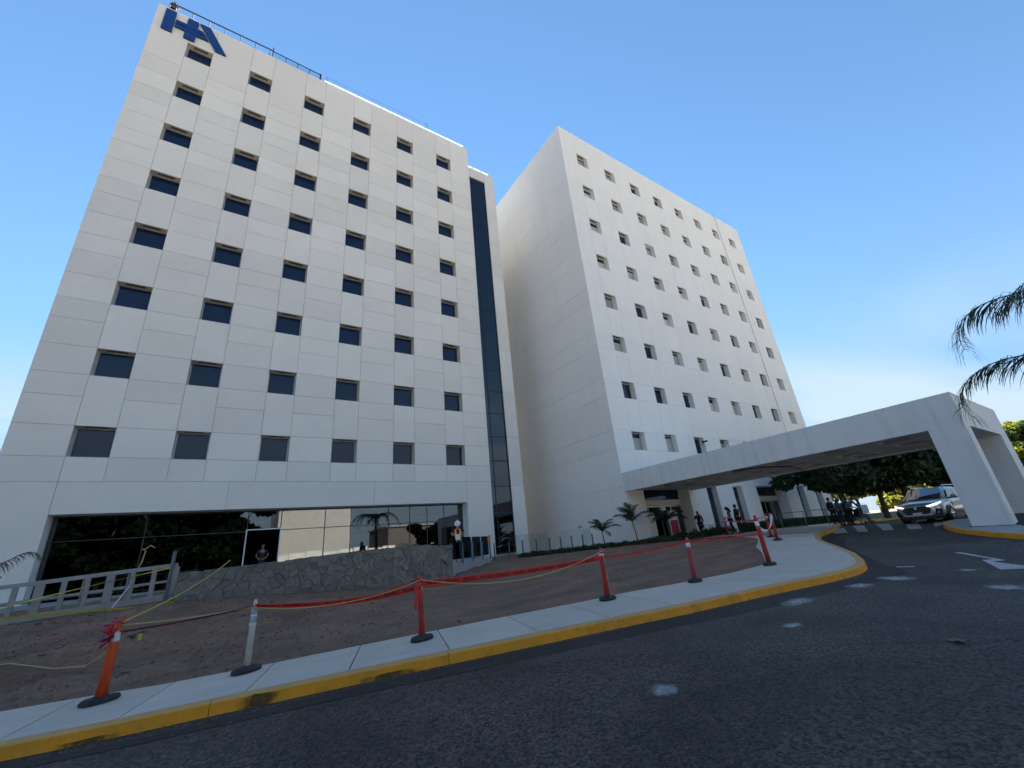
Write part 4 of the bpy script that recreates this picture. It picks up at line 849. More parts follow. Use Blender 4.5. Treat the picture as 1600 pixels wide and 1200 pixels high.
yf2 = [frond_mesh('frond', 1.15, 1.3, 24, .34, s_, .034, .6, .7) for s_ in (3, 4)]
def young_palm(label, loc, h, lean, fr, seed, fm, rz=0):
    t = thing('young_palm', label, 'palm', loc, rz, 'young palms along the white building')
    m = MB().tube([(0, 0, -.1), (lean * .3, 0, h * .5), (lean, 0, h)], [.045, .032, .026], 7); part('trunk', m, 'palm_bark', t, True)
    r = random.Random(seed)
    for (yaw, pitch, sc) in fr: frond(t, fm[r.randrange(2)], (lean, 0, h - .02), yaw, pitch, r.uniform(-.2, .2), sc)
    return t
gz = lambda x, y: G(x, y) + bump(x, y)
young_palm('small palm nearest the glass railing posts, with four drooping fronds', (19.85, 20.2, gz(19.85, 20.2)), .95, -.08, [(3.5, .05, 1.4), (2.9, .45, 1.2), (5.6, .0, 1.4), (5.9, .5, 1.2), (4.4, -.5, 1.05), (1.8, .8, 1.0), (.6, .3, 1.2), (3.2, .8, 1.0), (4.9, .3, 1.1)], 1, yf)
young_palm('tallest of the three small palms, in front of the white building corner', (21.2, 18.7, gz(21.2, 18.7)), 1.35, -.22, [(3.5, .30, 1.75), (3.9, -.15, 1.5), (1.4, 1.2, 1.3), (5.7, .15, 1.55), (2.8, .7, 1.3), (.6, .9, 1.3), (5.2, .9, 1.2), (3.0, .1, 1.5)], 2, yf)
young_palm('dark leafy small palm standing in front of the near entrance', (23.2, 17.8, gz(23, 17.4)), 1.15, -.15, [(3.2, .1, 1.5), (2.7, .4, 1.4), (3.7, .4, 1.4), (5.8, .15, 1.5), (.5, .6, 1.4), (5.4, .5, 1.3), (4.6, .3, 1.2), (1.6, .9, 1.3), (1.0, .3, 1.3), (2.1, .7, 1.2)], 3, yf2)

# big palm beyond the right edge of the picture: its fronds hang into view
def frond_path(pts, leaf, seed, m_='frond', w=.03, hang=.8, dens_=.034):
    r = random.Random(seed); P = [Vector(p) for p in pts]; cr = []
    for i in range(len(P) - 1):                                   # Catmull-Rom
        p0, p1, p2, p3 = P[max(i - 1, 0)], P[i], P[i + 1], P[min(i + 2, len(P) - 1)]; n = max(2, int((p2 - p1).length / dens_))
        for k in range(n):
            t = k / n; cr.append(.5 * ((2 * p1) + (p2 - p0) * t + (2 * p0 - 5 * p1 + 4 * p2 - p3) * t * t + (3 * p1 - p0 - 3 * p2 + p3) * t ** 3))
    cr.append(P[-1]); n = len(cr) - 1; ra = MB().tube(cr[::3] + [cr[-1]], [.028 * (1 - .85 * i / (len(cr[::3]))) for i in range(len(cr[::3]) + 1)], 6); lv = MB()
    for i in range(4, n + 1):
        t = i / n; d = (cr[min(i + 1, n)] - cr[i - 1]).normalized(); S = d.cross(Vector((0, 0, 1))); S = S.normalized() if S.length > .1 else Vector((1, 0, 0)); ll = leaf * (1 - .45 * max(0, (t - .55) / .45)) * (.45 + .55 * min(1, t / .2)) * r.uniform(.75, 1.15)
        for s_ in (-1, 1):
            a = cr[i] + d * r.uniform(-.02, .02); out = (S * s_ * r.uniform(.5, 1) + d * r.uniform(.55, 1.1) + Vector((0, 0, r.uniform(-.2, .5)))).normalized(); pts_ = [a]; k_ = r.uniform(.75, 1.35)
            for k in range(5): out = (out + Vector((0, 0, -1)) * hang * .30 * k_ * (1 + .25 * k)).normalized(); a = a + out * ll / 5; pts_.append(a)
            sd = (d * .8 + S * .4 * s_).normalized(); ws = [w * .5, w, w, w * .75, w * .4, .003]; o_ = len(lv.v)
            for p_, ww in zip(pts_, ws): lv.v += [tuple(p_ - sd * ww / 2), tuple(p_ + sd * ww / 2)]
            lv.f += [(o_ + 2 * k, o_ + 2 * k + 1, o_ + 2 * k + 3, o_ + 2 * k + 2) for k in range(5)]
    return ra.mesh('rachis', m_), lv.mesh('leaflets', m_)
PB = Vector((15.95, -1.7, G(15.95, -1.7)))
bp_ = thing('tall_palm', 'tall palm at the right edge whose dark fronds hang over the canopy leg', 'palm', tuple(PB))
CR = Vector((15.95, -1.7, 4.75)); zc = CR.z - PB.z
m = MB().tube([(.3, -.2, -.2), (.2, -.1, zc * .5), (0, 0, zc)], [.24, .17, .15], 14); part('trunk', m, 'palm_bark', bp_, True)
paths = [[(15.95, -1.7, 4.8), (15.75, -1.2, 4.95), (15.3, -.55, 4.70), (14.97, .27, 4.46), (14.75, .66, 4.42), (14.64, 1.05, 4.34), (14.57, 1.36, 4.11), (14.65, 1.54, 3.76), (14.73, 1.57, 3.45)],
         [(15.95, -1.7, 4.6), (16.15, -.9, 3.75), (15.72, .08, 3.12), (15.28, .79, 3.08), (15.05, 1.18, 3.05), (14.94, 1.61, 2.89), (14.86, 1.93, 2.60), (14.90, 2.08, 2.2), (14.95, 2.02, 1.9)],
         [(15.95, -1.7, 4.85), (15.7, -1.43, 5.25), (15.57, -.79, 5.17), (15.46, -.22, 4.93), (15.41, .24, 4.72), (15.35, .55, 4.52), (15.38, .8, 4.3)]]
rq = random.Random(4)
for k in range(8):
    a = rq.uniform(0, .5) + k * .62 - 2.6; dv = Vector((math.cos(a), -abs(math.sin(a)) - .15, 0)).normalized(); paths.append([tuple(CR + dv * q + Vector((0, 0, z_))) for q, z_ in ((0, 0), (.8, .5), (1.7, .7), (2.6, .4), (3.2, -.2), (3.5, -.9))])
for k, P in enumerate(paths):
    ra_, le_ = frond_path([Vector(p) - PB for p in P], .95 if k < 3 else .8, 40 + k); f_ = obj('frond', le_, bp_); obj('rachis', ra_, f_)
# withered palm at the left edge
df = frond_mesh('frond_dry', 1.5, 1.1, 30, .34, 9, .022, .7, .6)
dp_ = thing('withered_palm', 'withered brown palm frond reaching in at the left edge above the metal frame', 'palm', (-5.2, 15.0, gz(-5.2, 15)))
zc2 = .10 - gz(-5.2, 15)
m = MB().tube([(0, 0, -.1), (0, 0, zc2)], [.07, .05], 8); part('trunk', m, 'palm_bark', dp_, True)
ra_, le_ = frond_path([Vector(p) - dp_.location for p in [(-5.2, 15, .1), (-4.65, 14.95, .50), (-4.15, 14.95, .66), (-3.88, 15, .84), (-3.70, 15, .85), (-3.58, 15, .74)]], .34, 77, 'frond_dry', .02, .9, .03); f_ = obj('frond', le_, dp_); obj('rachis', ra_, f_)
for yaw, pitch in ((2.2, .3), (3.6, .2), (4.6, .3)): frond(dp_, df, (0, 0, zc2), yaw, pitch, .1, 1.0)

# planting beds: low shrubs and hedge
def bed_sampler(path, w, h):
    def f(r):
        u = r.uniform(0, len(path) - 1.001); k = int(u); t = u - k; x = lerp(path[k][0], path[k + 1][0], t) + r.uniform(-w, w); y = lerp(path[k][1], path[k + 1][1], t) + r.uniform(-w, w)
        hh = h * (.35 + .65 * abs(noise.noise(Vector((x * 1.9, y * 1.9, 0))) + .4)); return (x, y, gz(x, y) + hh * r.random()), 1
    return f
obj('low_planting', leaves_mesh('low_planting', 'hedge', 9000, bed_sampler([(14.6, 21.6), (15.6, 20.9), (17.2, 20.2), (18.6, 19.6), (19.6, 19.5), (21.2, 18.3), (22.4, 17.3)], .33, .32), .075, 4), kind='stuff')
obj('low_planting', leaves_mesh('low_planting', 'hedge', 7000, bed_sampler([(21.8, 17.4), (23.0, 16.9), (25, 16.9), (27.5, 17.3)], .5, .42), .085, 5), kind='stuff')
# taller spiky shrubs right of the near entrance
sp = MB(); rr = random.Random(2)
for i in range(22):
    x = rr.uniform(24.3, 29.0); y = rr.uniform(16.4, 17.6)
    for k in range(14):
        a = rr.uniform(0, 6.28); l_ = rr.uniform(.35, .75); d = Vector((math.cos(a) * .5, math.sin(a) * .5, 1)).normalized(); b = Vector((x, y, gz(x, y))); t_ = b + d * l_; s_ = d.cross(Vector((0, 0, 1))).normalized() * .03; mid_ = b.lerp(t_, .5)
        sp.add([b - s_ * .5, b + s_ * .5, mid_ + s_, mid_ - s_, t_ + Vector((d.x, d.y, -.1)) * .1], [(0, 1, 2, 3), (3, 2, 4)])
obj('spiky_shrubs', sp.mesh('spiky_shrubs', 'hedge'), kind='stuff')
def hedge_sampler(r):
    x = r.uniform(29.2, 47); y = 16.5 + r.uniform(-.45, .45); z = gz(x, y) + r.uniform(.0, .52); k = r.randrange(3)
    if k == 0: z = gz(x, y) + .52 + r.uniform(-.04, .04)
    elif k == 1: y = 16.05 + r.uniform(-.05, .05)
    return (x, y, z), 1
hd = obj('clipped_hedge', leaves_mesh('clipped_hedge', 'hedge', 16000, hedge_sampler, .085, 8)); hd['label'] = 'long low clipped hedge in front of the right hand building doors'; hd['category'] = 'hedge'
m = MB().box(29.3, 46.9, 16.1, 16.9, -1, -.17); part('inner_twigs', m, 'bark', hd)

# ------------------------------------------------------------------ stone wall (each field stone its own piece)
swl = thing('stone_wall', 'low curved wall of grey fieldstone in front of the dark glass ground floor', 'wall', (3.8, 17.3, -1.2))
WP = [(-1.05, 18.05), (-.2, 17.55), (1.2, 17.25), (3.2, 17.05), (5.3, 17.0), (7.0, 17.1), (8.15, 17.35)]
wd = dens(WP, .2, False) + [Vector(WP[-1])]
cum = [0]
for i in range(1, len(wd)): cum.append(cum[-1] + (wd[i] - wd[i - 1]).length)
WL = cum[-1]
def wpt(s):
    s = max(0, min(WL - 1e-4, s)); i = 0
    while cum[i + 1] < s: i += 1
    t = (s - cum[i]) / (cum[i + 1] - cum[i]); p = wd[i].lerp(wd[i + 1], t); d = (wd[min(i + 2, len(wd) - 1)] - wd[max(i - 1, 0)]).normalized(); return p, Vector((d.y, -d.x))
def wtop(s): return lerp(.13, .33, smooth01(0, WL * .75, s)) - .10 * smooth01(WL * .8, WL, s) + .03 * noise.noise(Vector((s * 2.5, 0, 5)))
m = MB(); n = len(wd)
for i in range(n):
    p, nn = wpt(cum[i]); 
    for off, z in ((0, -1.6), (0, wtop(cum[i]) - .03), (-.35, wtop(cum[i]) - .03), (-.35, -1.6)): q = p + nn * off; m.v.append((q.x, q.y, z))
m.f = [(i * 4 + j, (i + 1) * 4 + j, (i + 1) * 4 + j + 1, i * 4 + j + 1) for i in range(n - 1) for j in range(3)] + [(0, 1, 2, 3), tuple(reversed(range(4 * (n - 1), 4 * n)))]
m.xf(Matrix.Translation((-3.8, -17.3, 1.2))); part('core', m, 'mortar', swl)
rv = random.Random(17); sites = []
nxs, nzs = 31, 8
for i in range(nxs):
    for j in range(nzs): sites.append((WL * (i + .5 + rv.uniform(-.75, .75)) / nxs, -1.32 + 1.75 * (j + .5 + rv.uniform(-.75, .75)) / nzs))
def clip(poly, a, b):            # keep the side nearer a
    mx_, my_ = (a[0] + b[0]) / 2, (a[1] + b[1]) / 2; nx_, ny_ = b[0] - a[0], b[1] - a[1]; out = []
    for i in range(len(poly)):
        p, q = poly[i], poly[(i + 1) % len(poly)]; dp = (p[0] - mx_) * nx_ + (p[1] - my_) * ny_; dq = (q[0] - mx_) * nx_ + (q[1] - my_) * ny_
        if dp <= 0: out.append(p)
        if dp * dq < 0: t = dp / (dp - dq); out.append((p[0] + (q[0] - p[0]) * t, p[1] + (q[1] - p[1]) * t))
    return out
for i, a in enumerate(sites):
    P = [(0, -1.4), (WL, -1.4), (WL, .5), (0, .5)]
    for j, b in enumerate(sites):
        if i != j and abs(a[0] - b[0]) < 1.5:
            P = clip(P, a, b)
            if len(P) < 3: break
    if len(P) < 3: continue
    # trim to the wall's top line
    P = [(s_, min(z_, wtop(s_))) for s_, z_ in P]
    if max(z for _, z in P) - min(z for _, z in P) < .05: continue
    c = (sum(p[0] for p in P) / len(P), sum(p[1] for p in P) / len(P)); Q = []
    for k in range(len(P)):                     # roughen the outline
        p, q = P[k], P[(k + 1) % len(P)]; Q.append(p); Q.append(((p[0] + q[0]) / 2 + rv.uniform(-.012, .012), (p[1] + q[1]) / 2 + rv.uniform(-.012, .012)))
    sh = 1 + .004 / max(.08, math.hypot(Q[0][0] - c[0], Q[0][1] - c[1])); dpt = rv.uniform(.035, .07); tx, tz = rv.uniform(-.10, .10), rv.uniform(-.10, .10)
    pc, nc = wpt(c[0]); org = Vector((pc.x, pc.y, c[1])); m = MB()
    def put(s_, z_, off):
        p, nn = wpt(s_); return Vector((p.x + nn.x * off, p.y + nn.y * off, z_)) - org
    A_ = [put(c[0] + (s_ - c[0]) * sh, c[1] + (z_ - c[1]) * sh, -.02) for s_, z_ in Q]
    B_ = [put(c[0] + (s_ - c[0]) * sh, c[1] + (z_ - c[1]) * sh, dpt * .6 + rv.uniform(-.008, .008)) for s_, z_ in Q]
    D_ = [put(c[0] + (s_ - c[0]) * sh * .93, c[1] + (z_ - c[1]) * sh * .93, dpt + tx * (s_ - c[0]) + tz * (z_ - c[1]) + rv.uniform(-.006, .006)) for s_, z_ in Q]
    n = len(Q); m.v = [tuple(v) for v in A_ + B_ + D_]; m.f = [(r_ * n + k, r_ * n + (k + 1) % n, (r_ + 1) * n + (k + 1) % n, (r_ + 1) * n + k) for r_ in (0, 1) for k in range(n)] + [tuple(2 * n + k for k in range(n))]
    o = part('stone', m, 'stone', swl); o.location = org - swl.location

# ------------------------------------------------------------------ glass railing and posts
def grail(label, pts, posts, h_glass, h_post, z0f):
    t = thing('glass_railing', label, 'railing', (pts[0][0], pts[0][1], z0f(*pts[0]))); L = t.location
    for (x, y) in posts:
        z = z0f(x, y); bx('post', 'post_grey', t, x - .025, x + .025, y - .03, y + .03, z - .08, z + h_post)
    for a, b in zip(pts[:-1], pts[1:]):
        a = Vector((a[0], a[1], 0)); b = Vector((b[0], b[1], 0)); d = (b - a).normalized(); nn = Vector((-d.y, d.x, 0)) * .045; a2 = a + d * .03 + nn; b2 = b - d * .03 + nn; za = z0f(a.x, a.y) + .12; zb = z0f(b.x, b.y) + .12
        m = MB(); w_ = Vector((-d.y, d.x, 0)) * .005
        vs_ = [a2 - w_, b2 - w_, b2 + w_, a2 + w_]; zs_ = [za, zb, zb, za]; m.v = [(v.x, v.y, z) for v, z in zip(vs_, zs_)] + [(v.x, v.y, z + h_glass) for v, z in zip(vs_, zs_)]
        m.f = [(0, 3, 2, 1), (4, 5, 6, 7), (0, 1, 5, 4), (1, 2, 6, 5), (2, 3, 7, 6), (3, 0, 4, 7)]; m.xf(Matrix.Translation(-L)); part('glass_panel', m, 'rail_glass', t)
tp = [(8.5, 18.2), (9.5, 19.05), (10.5, 19.9), (11.5, 20.75), (12.4, 21.5)]
grail('clear glass railing with grey posts on the concrete slab beside the worker', tp, tp, .95, .82, lambda x, y: -.5)
bp2 = [(13.5, 22.9), (14.15, 22.3), (14.75, 21.75), (15.4, 21.25), (16.1, 20.9), (16.75, 20.65), (17.4, 20.4), (18.1, 20.2), (18.8, 20.1)]
grail('long clear glass railing with dark posts below the blank side of the white building', bp2, bp2, 1.05, .86, lambda x, y: -.66)
# bundle of upright glass sheets stacked beside the worker
gs = thing('glass_sheets', 'upright glass sheets leaning together on the slab right of the worker', 'glass', (11.3, 21.3, -.5), group=None)
rr = random.Random(6)
for i in range(7):
    x = 10.4 + i * .3; y = 20.9 + i * .23 + rr.uniform(-.1, .3); bx('glass_sheet', 'rail_glass', gs, x, x + rr.uniform(.25, .5), y, y + .012, -.5, .55 + rr.uniform(-.15, .12))
    bx('sheet_edge', 'alu', gs, x - .012, x, y - .01, y + .02, -.5, .5 + rr.uniform(-.2, .1))
t = thing('work_glove', 'pair of orange work gloves hung on a railing post at the slab end', 'gloves', (12.35, 21.45, .42))
m = MB().sphere((0, 0, 0), .09, 9, 6, (1, .6, 1.5)); part('palm', m, 'orange_cloth', t, True)
for i in range(4): part('finger', MB().tube([(-.06 + i * .04, 0, .08), (-.07 + i * .045, -.01, .2)], [.022, .016], 6), 'orange_cloth', t, True)
part('thumb', MB().tube([(.07, 0, .0), (.13, -.01, .07)], [.022, .016], 6), 'orange_cloth', t, True)
# lamp on side wall
t = thing('wall_lamp', 'small white lamp low on the blank side wall of the white building', 'lamp', (22.2, 24.9, .85))
m = MB().sphere((-.1, 0, 0), .13, 12, 8, (.8, 1.5, .45)); part('cover', m, 'white_shell', t, True); m = MB().box(-.06, .04, -.12, .12, -.08, .08); part('base', m, 'alu', t)

# handrail by the hedge
hr = thing('handrail', 'grey tubular handrail in front of the clipped hedge by the people', 'handrail', (31, 14, -.62))
hp = [(30.5, 14.6), (31.6, 13.6), (32.6, 12.7), (33.3, 12.1)]
m = MB().tube([(x - 31, y - 14, .95) for x, y in hp], .03, 8); part('top_rail', m, 'steel', hr, True)
m = MB().tube([(x - 31, y - 14, .5) for x, y in hp[:1] + hp[1:]], .018, 8)
for x, y in hp: part('post', MB().tube([(x - 31, y - 14, -.03), (x - 31, y - 14, .93)], .027, 8), 'steel', hr, True)
m = MB(); d = Vector((hp[1][0] - hp[0][0], hp[1][1] - hp[0][1], 0)); m.bar((hp[0][0] - 31, hp[0][1] - 14, .03), (hp[1][0] - 31, hp[1][1] - 14, .03), .16, .09); part('kerb_base', m, 'concrete', hr)

# ------------------------------------------------------------------ metal frames at the left edge
fr = thing('metal_frame_barrier', 'long galvanised frame with two rows of square openings at the left edge', 'barrier', (-3.5, 18.6, -.75))
fa, fb_ = Vector((-5.9, 19.1, -.86)), Vector((-1.12, 18.1, -.62)); ht = 1.05
def FP(u, v, off=0):
    p = fa.lerp(fb_, u); d = (fb_ - fa).normalized(); nn = Vector((d.y, -d.x, 0)); return p + Vector((0, 0, v * ht)) + nn * (off + .0 * v) - fr.location
m = MB()
for v in (.09, .52, .95): m.bar(FP(0, v), FP(1, v), .09 if v != .52 else .06, .17 if v < .1 else (.11 if v > .9 else .07))
part('rail', m, 'steel', fr)
for i in range(10):
    u = .01 + i * .98 / 9; m = MB().bar(FP(u, .11), FP(u, .90), .075, .12 if i % 3 else .20); part('stile', m, 'steel', fr)
    if i % 2: part('stile', MB().bar(FP(u - .03, .11, -.12), FP(u - .03, .90, -.12), .04, .05), 'steel', fr)
m = MB()
for v in (.06, .5, .97): m.bar(FP(0, v, -.16), FP(.8, v, -.16), .05, .08)
part('rear_rail', m, 'steel', fr)
for i, u in enumerate((.12, .965)):
    t = thing('dark_post', ['dark steel post leaning against the metal frame near the left edge', 'dark steel post where the metal frame meets the stone wall'][i], 'post', tuple(FP(u, 0) + fr.location))
    m = MB().bar(Vector((0, -.12, -.25)), Vector((.04 if i else .10, -.10, 1.28 if i == 0 else 1.42)), .075, .075); part('shaft', m, 'post_grey', t); part('cap', MB().box(-.05 + (.04 if i else .1), .05 + (.04 if i else .1), -.15, -.05, 1.26 if i == 0 else 1.40, 1.31 if i == 0 else 1.45), 'dark_alu', t)
t = thing('white_pipe', 'thin white plastic pipe leaning against the metal frame', 'pipe', (-2.55, 17.6, -.75)); m = MB().tube([(0, 0, -.12), (.38, .75, .78)], .022, 8); part('tube', m, 'white_plastic', t, True); part('end_cap', MB().tube([(.38, .75, .78), (.39, .77, .80)], .026, 8), 'white_plastic', t)
t = thing('bent_cable', 'pale bent cable sticking up above the metal frame', 'cable', (-2.15, 18.35, .25)); m = MB().tube([(0, 0, 0), (.08, 0, .3), (.12, 0, .62), (.02, 0, .7), (.1, 0, .68), (.22, 0, .78), (.34, 0, .70)], .018, 6); part('wire', m, 'rope', t, True); part('clip', MB().box(-.05, .05, -.03, .03, -.05, .04), 'dark_alu', t)
# bucket lying in the dirt behind the first bollard
t = thing('rubber_bucket', 'black rubber bucket lying on its side in the soil behind the first orange post', 'bucket', (-1.32, 13.1, gz(-1.32, 13.1) + .14), .9)
m = MB().tube([(-.14, 0, 0), (.14, 0, 0)], [.10, .14], 16, False); part('shell', m, 'rubber', t, True); part('base', MB().tube([(-.15, 0, 0), (-.13, 0, 0)], .1, 16), 'rubber', t)
t = thing('yellow_tag', 'small yellow plastic tag lying by the black bucket', 'tag', (-1.22, 12.85, gz(-1.22, 12.85) + .24)); part('flap', MB().box(-.03, .03, -.01, .01, -.07, .05), 'yellow_tape', t)

# ------------------------------------------------------------------ bollards
def bollard(label, loc, h, kind, lean=(0, 0), rz=0, base='oval', r0=.052):
    t = thing('delineator_post', label, 'bollard', loc, rz, 'delineator posts along the pavement'); t.rotation_euler = (0, 0, rz)
    n = 8 if base == 'oct' else 20
    bm_ = MB().lathe([(.225, 0), (.225, .04), (.20, .062), (.09, .075), (.08, .085)], n, sx=1.0, sy=.66); part('base', bm_, 'rubber', t, base != 'oct')
    top = Vector((lean[0], lean[1], h)); ax = lambda q: Vector((top.x * q, top.y * q, h * q))
    if kind == 'white': m_ = 'white_plastic'; prof = [(.06, r0), (.62, r0 * .93), (.63, r0 * 1.12), (.655, r0 * 1.12), (.66, r0 * .9), (.875, r0 * .85), (.88, r0 * .65), (.97, r0 * .58), (1.0, r0 * .3)]; bands = [('reflective', .67, .75, r0 * .93), ('white_band', .752, .785, r0 * .92), ('reflective', .787, .865, r0 * .91)]
    elif kind == 'orange': m_ = 'orange'; prof = [(.06, r0 * 1.35), (.76, r0 * 1.12), (.9, r0 * 1.08), (.97, r0 * .9), (1.0, r0 * .5)]; bands = [('white_band', .745, .80, r0 * 1.17)]
    else:
        m_ = 'red_plastic' if kind == 'red' else 'pink_plastic'; prof = [(.05, r0 * 1.1), (.70, r0 * .85), (.71, r0 * 1.0), (.735, r0 * 1.0), (.74, r0 * .88), (.90, r0 * .85), (.905, r0 * 1.0), (.93, r0 * 1.0), (.935, r0 * .7), (.98, r0 * .6), (1.0, r0 * .3)]; bands = [('white_band', .775, .875, r0 * .93)]
    m = MB().tube([ax(q) for q, _ in prof], [r for _, r in prof], 16); part('post', m, m_, t, True)
    for bm2, a, b, r in bands: part('reflective_band', MB().tube([ax(a), ax(b)], r, 16), bm2, t, True)
    return t
BO = [('orange', (-1.17, 9.14), .99, (.02, 0), .35, 'oct', 'leaning orange post with crumpled pink tape at its top', .052),
      ('white', (.56, 8.86), 1.02, (.02, 0), .45, 'oval', 'white post with grey bands and a round base', .05),
      ('red', (3.15, 8.06), 1.04, (-.04, 0), .3, 'oval', 'red post where the danger tape and the yellow rope are tied', .052),
      ('red', (7.17, 7.47), 1.06, (.01, 0), .1, 'oval', 'red post with a white band and a thin rope running down to its base', .056),
      ('pink', (9.67, 7.0), 1.0, (.06, 0), .1, 'oval', 'faded pink post with two white bands beside the bare soil', .056),
      ('red', (12.52, 6.62), 1.30, (-.07, 0), 0, 'oval', 'tallest red post at the bend of the pavement', .062),
      ('red', (21.34, 10.85), 1.07, (.10, 0), 0, 'oval', 'red post at the back of the wide pavement with pale tape at its top', .06),
      ('red', (19.62, 9.75), 1.12, (0, 0), 0, 'oval', 'red post in front of its pair on the wide pavement', .06),
      ('pink', (26.3, 15.9), 1.0, (0, 0), 0, 'oval', 'pink post standing in front of the couple in black', .06)]
tops = []
for k_, (x, y), h, ln, rz, bs, lb, r0 in BO:
    z = G(x, y) + .006; t = bollard(lb, (x, y, z), h, k_, ln, rz, bs, r0)
    tops.append((lambda q, x=x, y=y, z=z, h=h, ln=ln, rz=rz: Vector((x + (ln[0] * math.cos(rz) - ln[1] * math.sin(rz)) * q, y + (ln[0] * math.sin(rz)) * q, z + h * q))))
# ------------------------------------------------------------------ tapes and ropes
def sag(a, b, s, n=26): return [a.lerp(b, i / n) + Vector((0, 0, -s * 4 * (i / n) * (1 - i / n))) for i in range(n + 1)]
def ribbon(pts, w, m_, twist=None, lift=.0):
    m = MB()
    for i, p in enumerate(pts):
        a = twist(i / (len(pts) - 1)) if twist else 0; d = (pts[min(i + 1, len(pts) - 1)] - pts[max(i - 1, 0)]).normalized(); up_ = Vector((0, 0, 1)); sd_ = d.cross(up_).normalized(); u = up_ * math.cos(a) + sd_ * math.sin(a)
        m.v += [tuple(p - u * w / 2), tuple(p + u * w / 2)]
    m.f = [(2 * i, 2 * i + 2, 2 * i + 3, 2 * i + 1) for i in range(len(pts) - 1)]; return m
fc = bpy.data.curves.new('peligro', 'FONT'); fc.body = 'PELIGRO'; fc.size = 1.0; fc.align_x = 'LEFT'; fc.resolution_u = 2; fc.offset = .03
fo = bpy.data.objects.new('tmp_text', fc); C.objects.link(fo); bpy.context.view_layer.update()
fm_ = bpy.data.meshes.new_from_object(fo.evaluated_get(bpy.context.evaluated_depsgraph_get())); bpy.data.objects.remove(fo)
TV = [v.co.copy() for v in fm_.vertices]; TF = [tuple(p.vertices) for p in fm_.polygons]; TW = max(v.x for v in TV)
def tape(label, pts, w, m_='tape', text=True, tw=None, start=.1, group='danger tapes between the posts'):
    t = thing('danger_tape', label, 'tape', tuple(pts[0]), 0, group); L = -Vector(pts[0])
    part('ribbon', ribbon(pts, w, m_, tw).xf(Matrix.Translation(L)), m_, t)
    if text:
        cu = [0]
        for i in range(1, len(pts)): cu.append(cu[-1] + (pts[i] - pts[i - 1]).length)
        h = w * .80; m = MB(); s0 = start
        while s0 + TW * h * .95 < cu[-1] - .05:
            vs_ = []
            for v in TV:
                s_ = s0 + v.x * h * .95; i = 0
                while cu[i + 1] < s_ and i < len(cu) - 2: i += 1
                q = (s_ - cu[i]) / (cu[i + 1] - cu[i]); p = pts[i].lerp(pts[i + 1], q); d = (pts[i + 1] - pts[i]).normalized(); n_ = d.cross(Vector((0, 0, 1))).normalized(); a = tw(s_ / cu[-1]) if tw else 0
                u = Vector((0, 0, 1)) * math.cos(a) + n_ * math.sin(a); vs_.append(p + u * (v.y * h - .34 * h) + n_ * .004)
            m.add(vs_, TF); s0 += TW * h * .95 + h * .75
        m.xf(Matrix.Translation(L)); part('lettering', m, 'tape_text', t)
    return t
off = Vector((0, -.055, 0))
tape('magenta tape from the orange post to the white post', sag(tops[0](.86) + off, tops[1](.90) + off, .02), .045, 'tape_pink', True, lambda t: .9)
tape('lower red tape reading PELIGRO from the white post to the third post', sag(tops[1](.90) + off, tops[2](.82) + off, .10), .09, 'tape', True, lambda t: .8 * (1 - smooth01(.05, .35, t)))
tape('upper folded red tape meeting the knob of the third post', sag(tops[1](.915) + off, tops[2](.95) + off, .19), .05, 'tape', False, lambda t: .5)
tape('wide red tape reading PELIGRO right of the third post', sag(tops[2](.87) + off, tops[3](.80) + off, .05), .098, 'tape', True, lambda t: .1)
tape('thin twisted red tape under the wide one right of the third post', sag(tops[2](.80) + off, tops[3](.76) + off, .03), .035, 'tape', False, lambda t: 1.0)
tape('red tape folded into steps between the fourth and fifth posts', sag(tops[3](.80) + off, tops[4](.93) + off, .05), .05, 'tape', False, lambda t: .6 + .5 * math.sin(t * 30))
tape('red tape hanging from the fifth post to the tallest post', sag(tops[4](.92) + off, tops[5](.62) + off, .03), .05, 'tape', False, lambda t: .5 + .5 * math.sin(t * 26))
tape('pale twisted tape knotted between the tallest post and the pair behind', sag(tops[5](.72) + off, tops[7](.93) + off, .28), .08, 'white_band', False, lambda t: 2 * t)
tape('thin red tape high between the tallest post and the back post', sag(tops[5](.93) + off, tops[6](.88) + off, .02), .035, 'tape', False)
tape('thin red tape from the tallest post to the pink post by the couple', sag(tops[5](.90) + off, tops[8](.82), .05), .05, 'tape', False)
def rope(label, pts, r=.011, m_='rope'):
    t = thing('rope', label, 'rope', tuple(pts[0]), 0, 'ropes between the posts'); L = -Vector(pts[0]); part('strand', MB().tube(pts, r, 6).xf(Matrix.Translation(L)), m_, t, True)
    e = MB().sphere(pts[-1], r * 2.2, 8, 6).sphere(pts[0], r * 2.2, 8, 6).xf(Matrix.Translation(L)); part('knot', e, m_, t, True); return t
rope('pale yellow rope from the orange post to the white post', sag(tops[0](.95), tops[1](.895) + off, .03))
rope('pale yellow rope rising from the white post to the third post', sag(tops[1](.88) + off, tops[2](.93) + off, .16))
rope('pale yellow rope sagging deeply between the third and fourth posts', sag(tops[2](.93) + off, tops[3](.93) + off, .29))
rope('thin rope hanging straight down the fourth post', [tops[3](.80) + off * 1.15, tops[3](.4) + off * 1.3 + Vector((.02, 0, 0)), tops[3](.06) + off * 1.4 + Vector((.03, 0, 0))], .007)
rope('dark red rope drooping from the pink post towards the walking woman', sag(tops[8](.82), Vector((27.0, 18.2, .12)), .12), .014, 'tape')
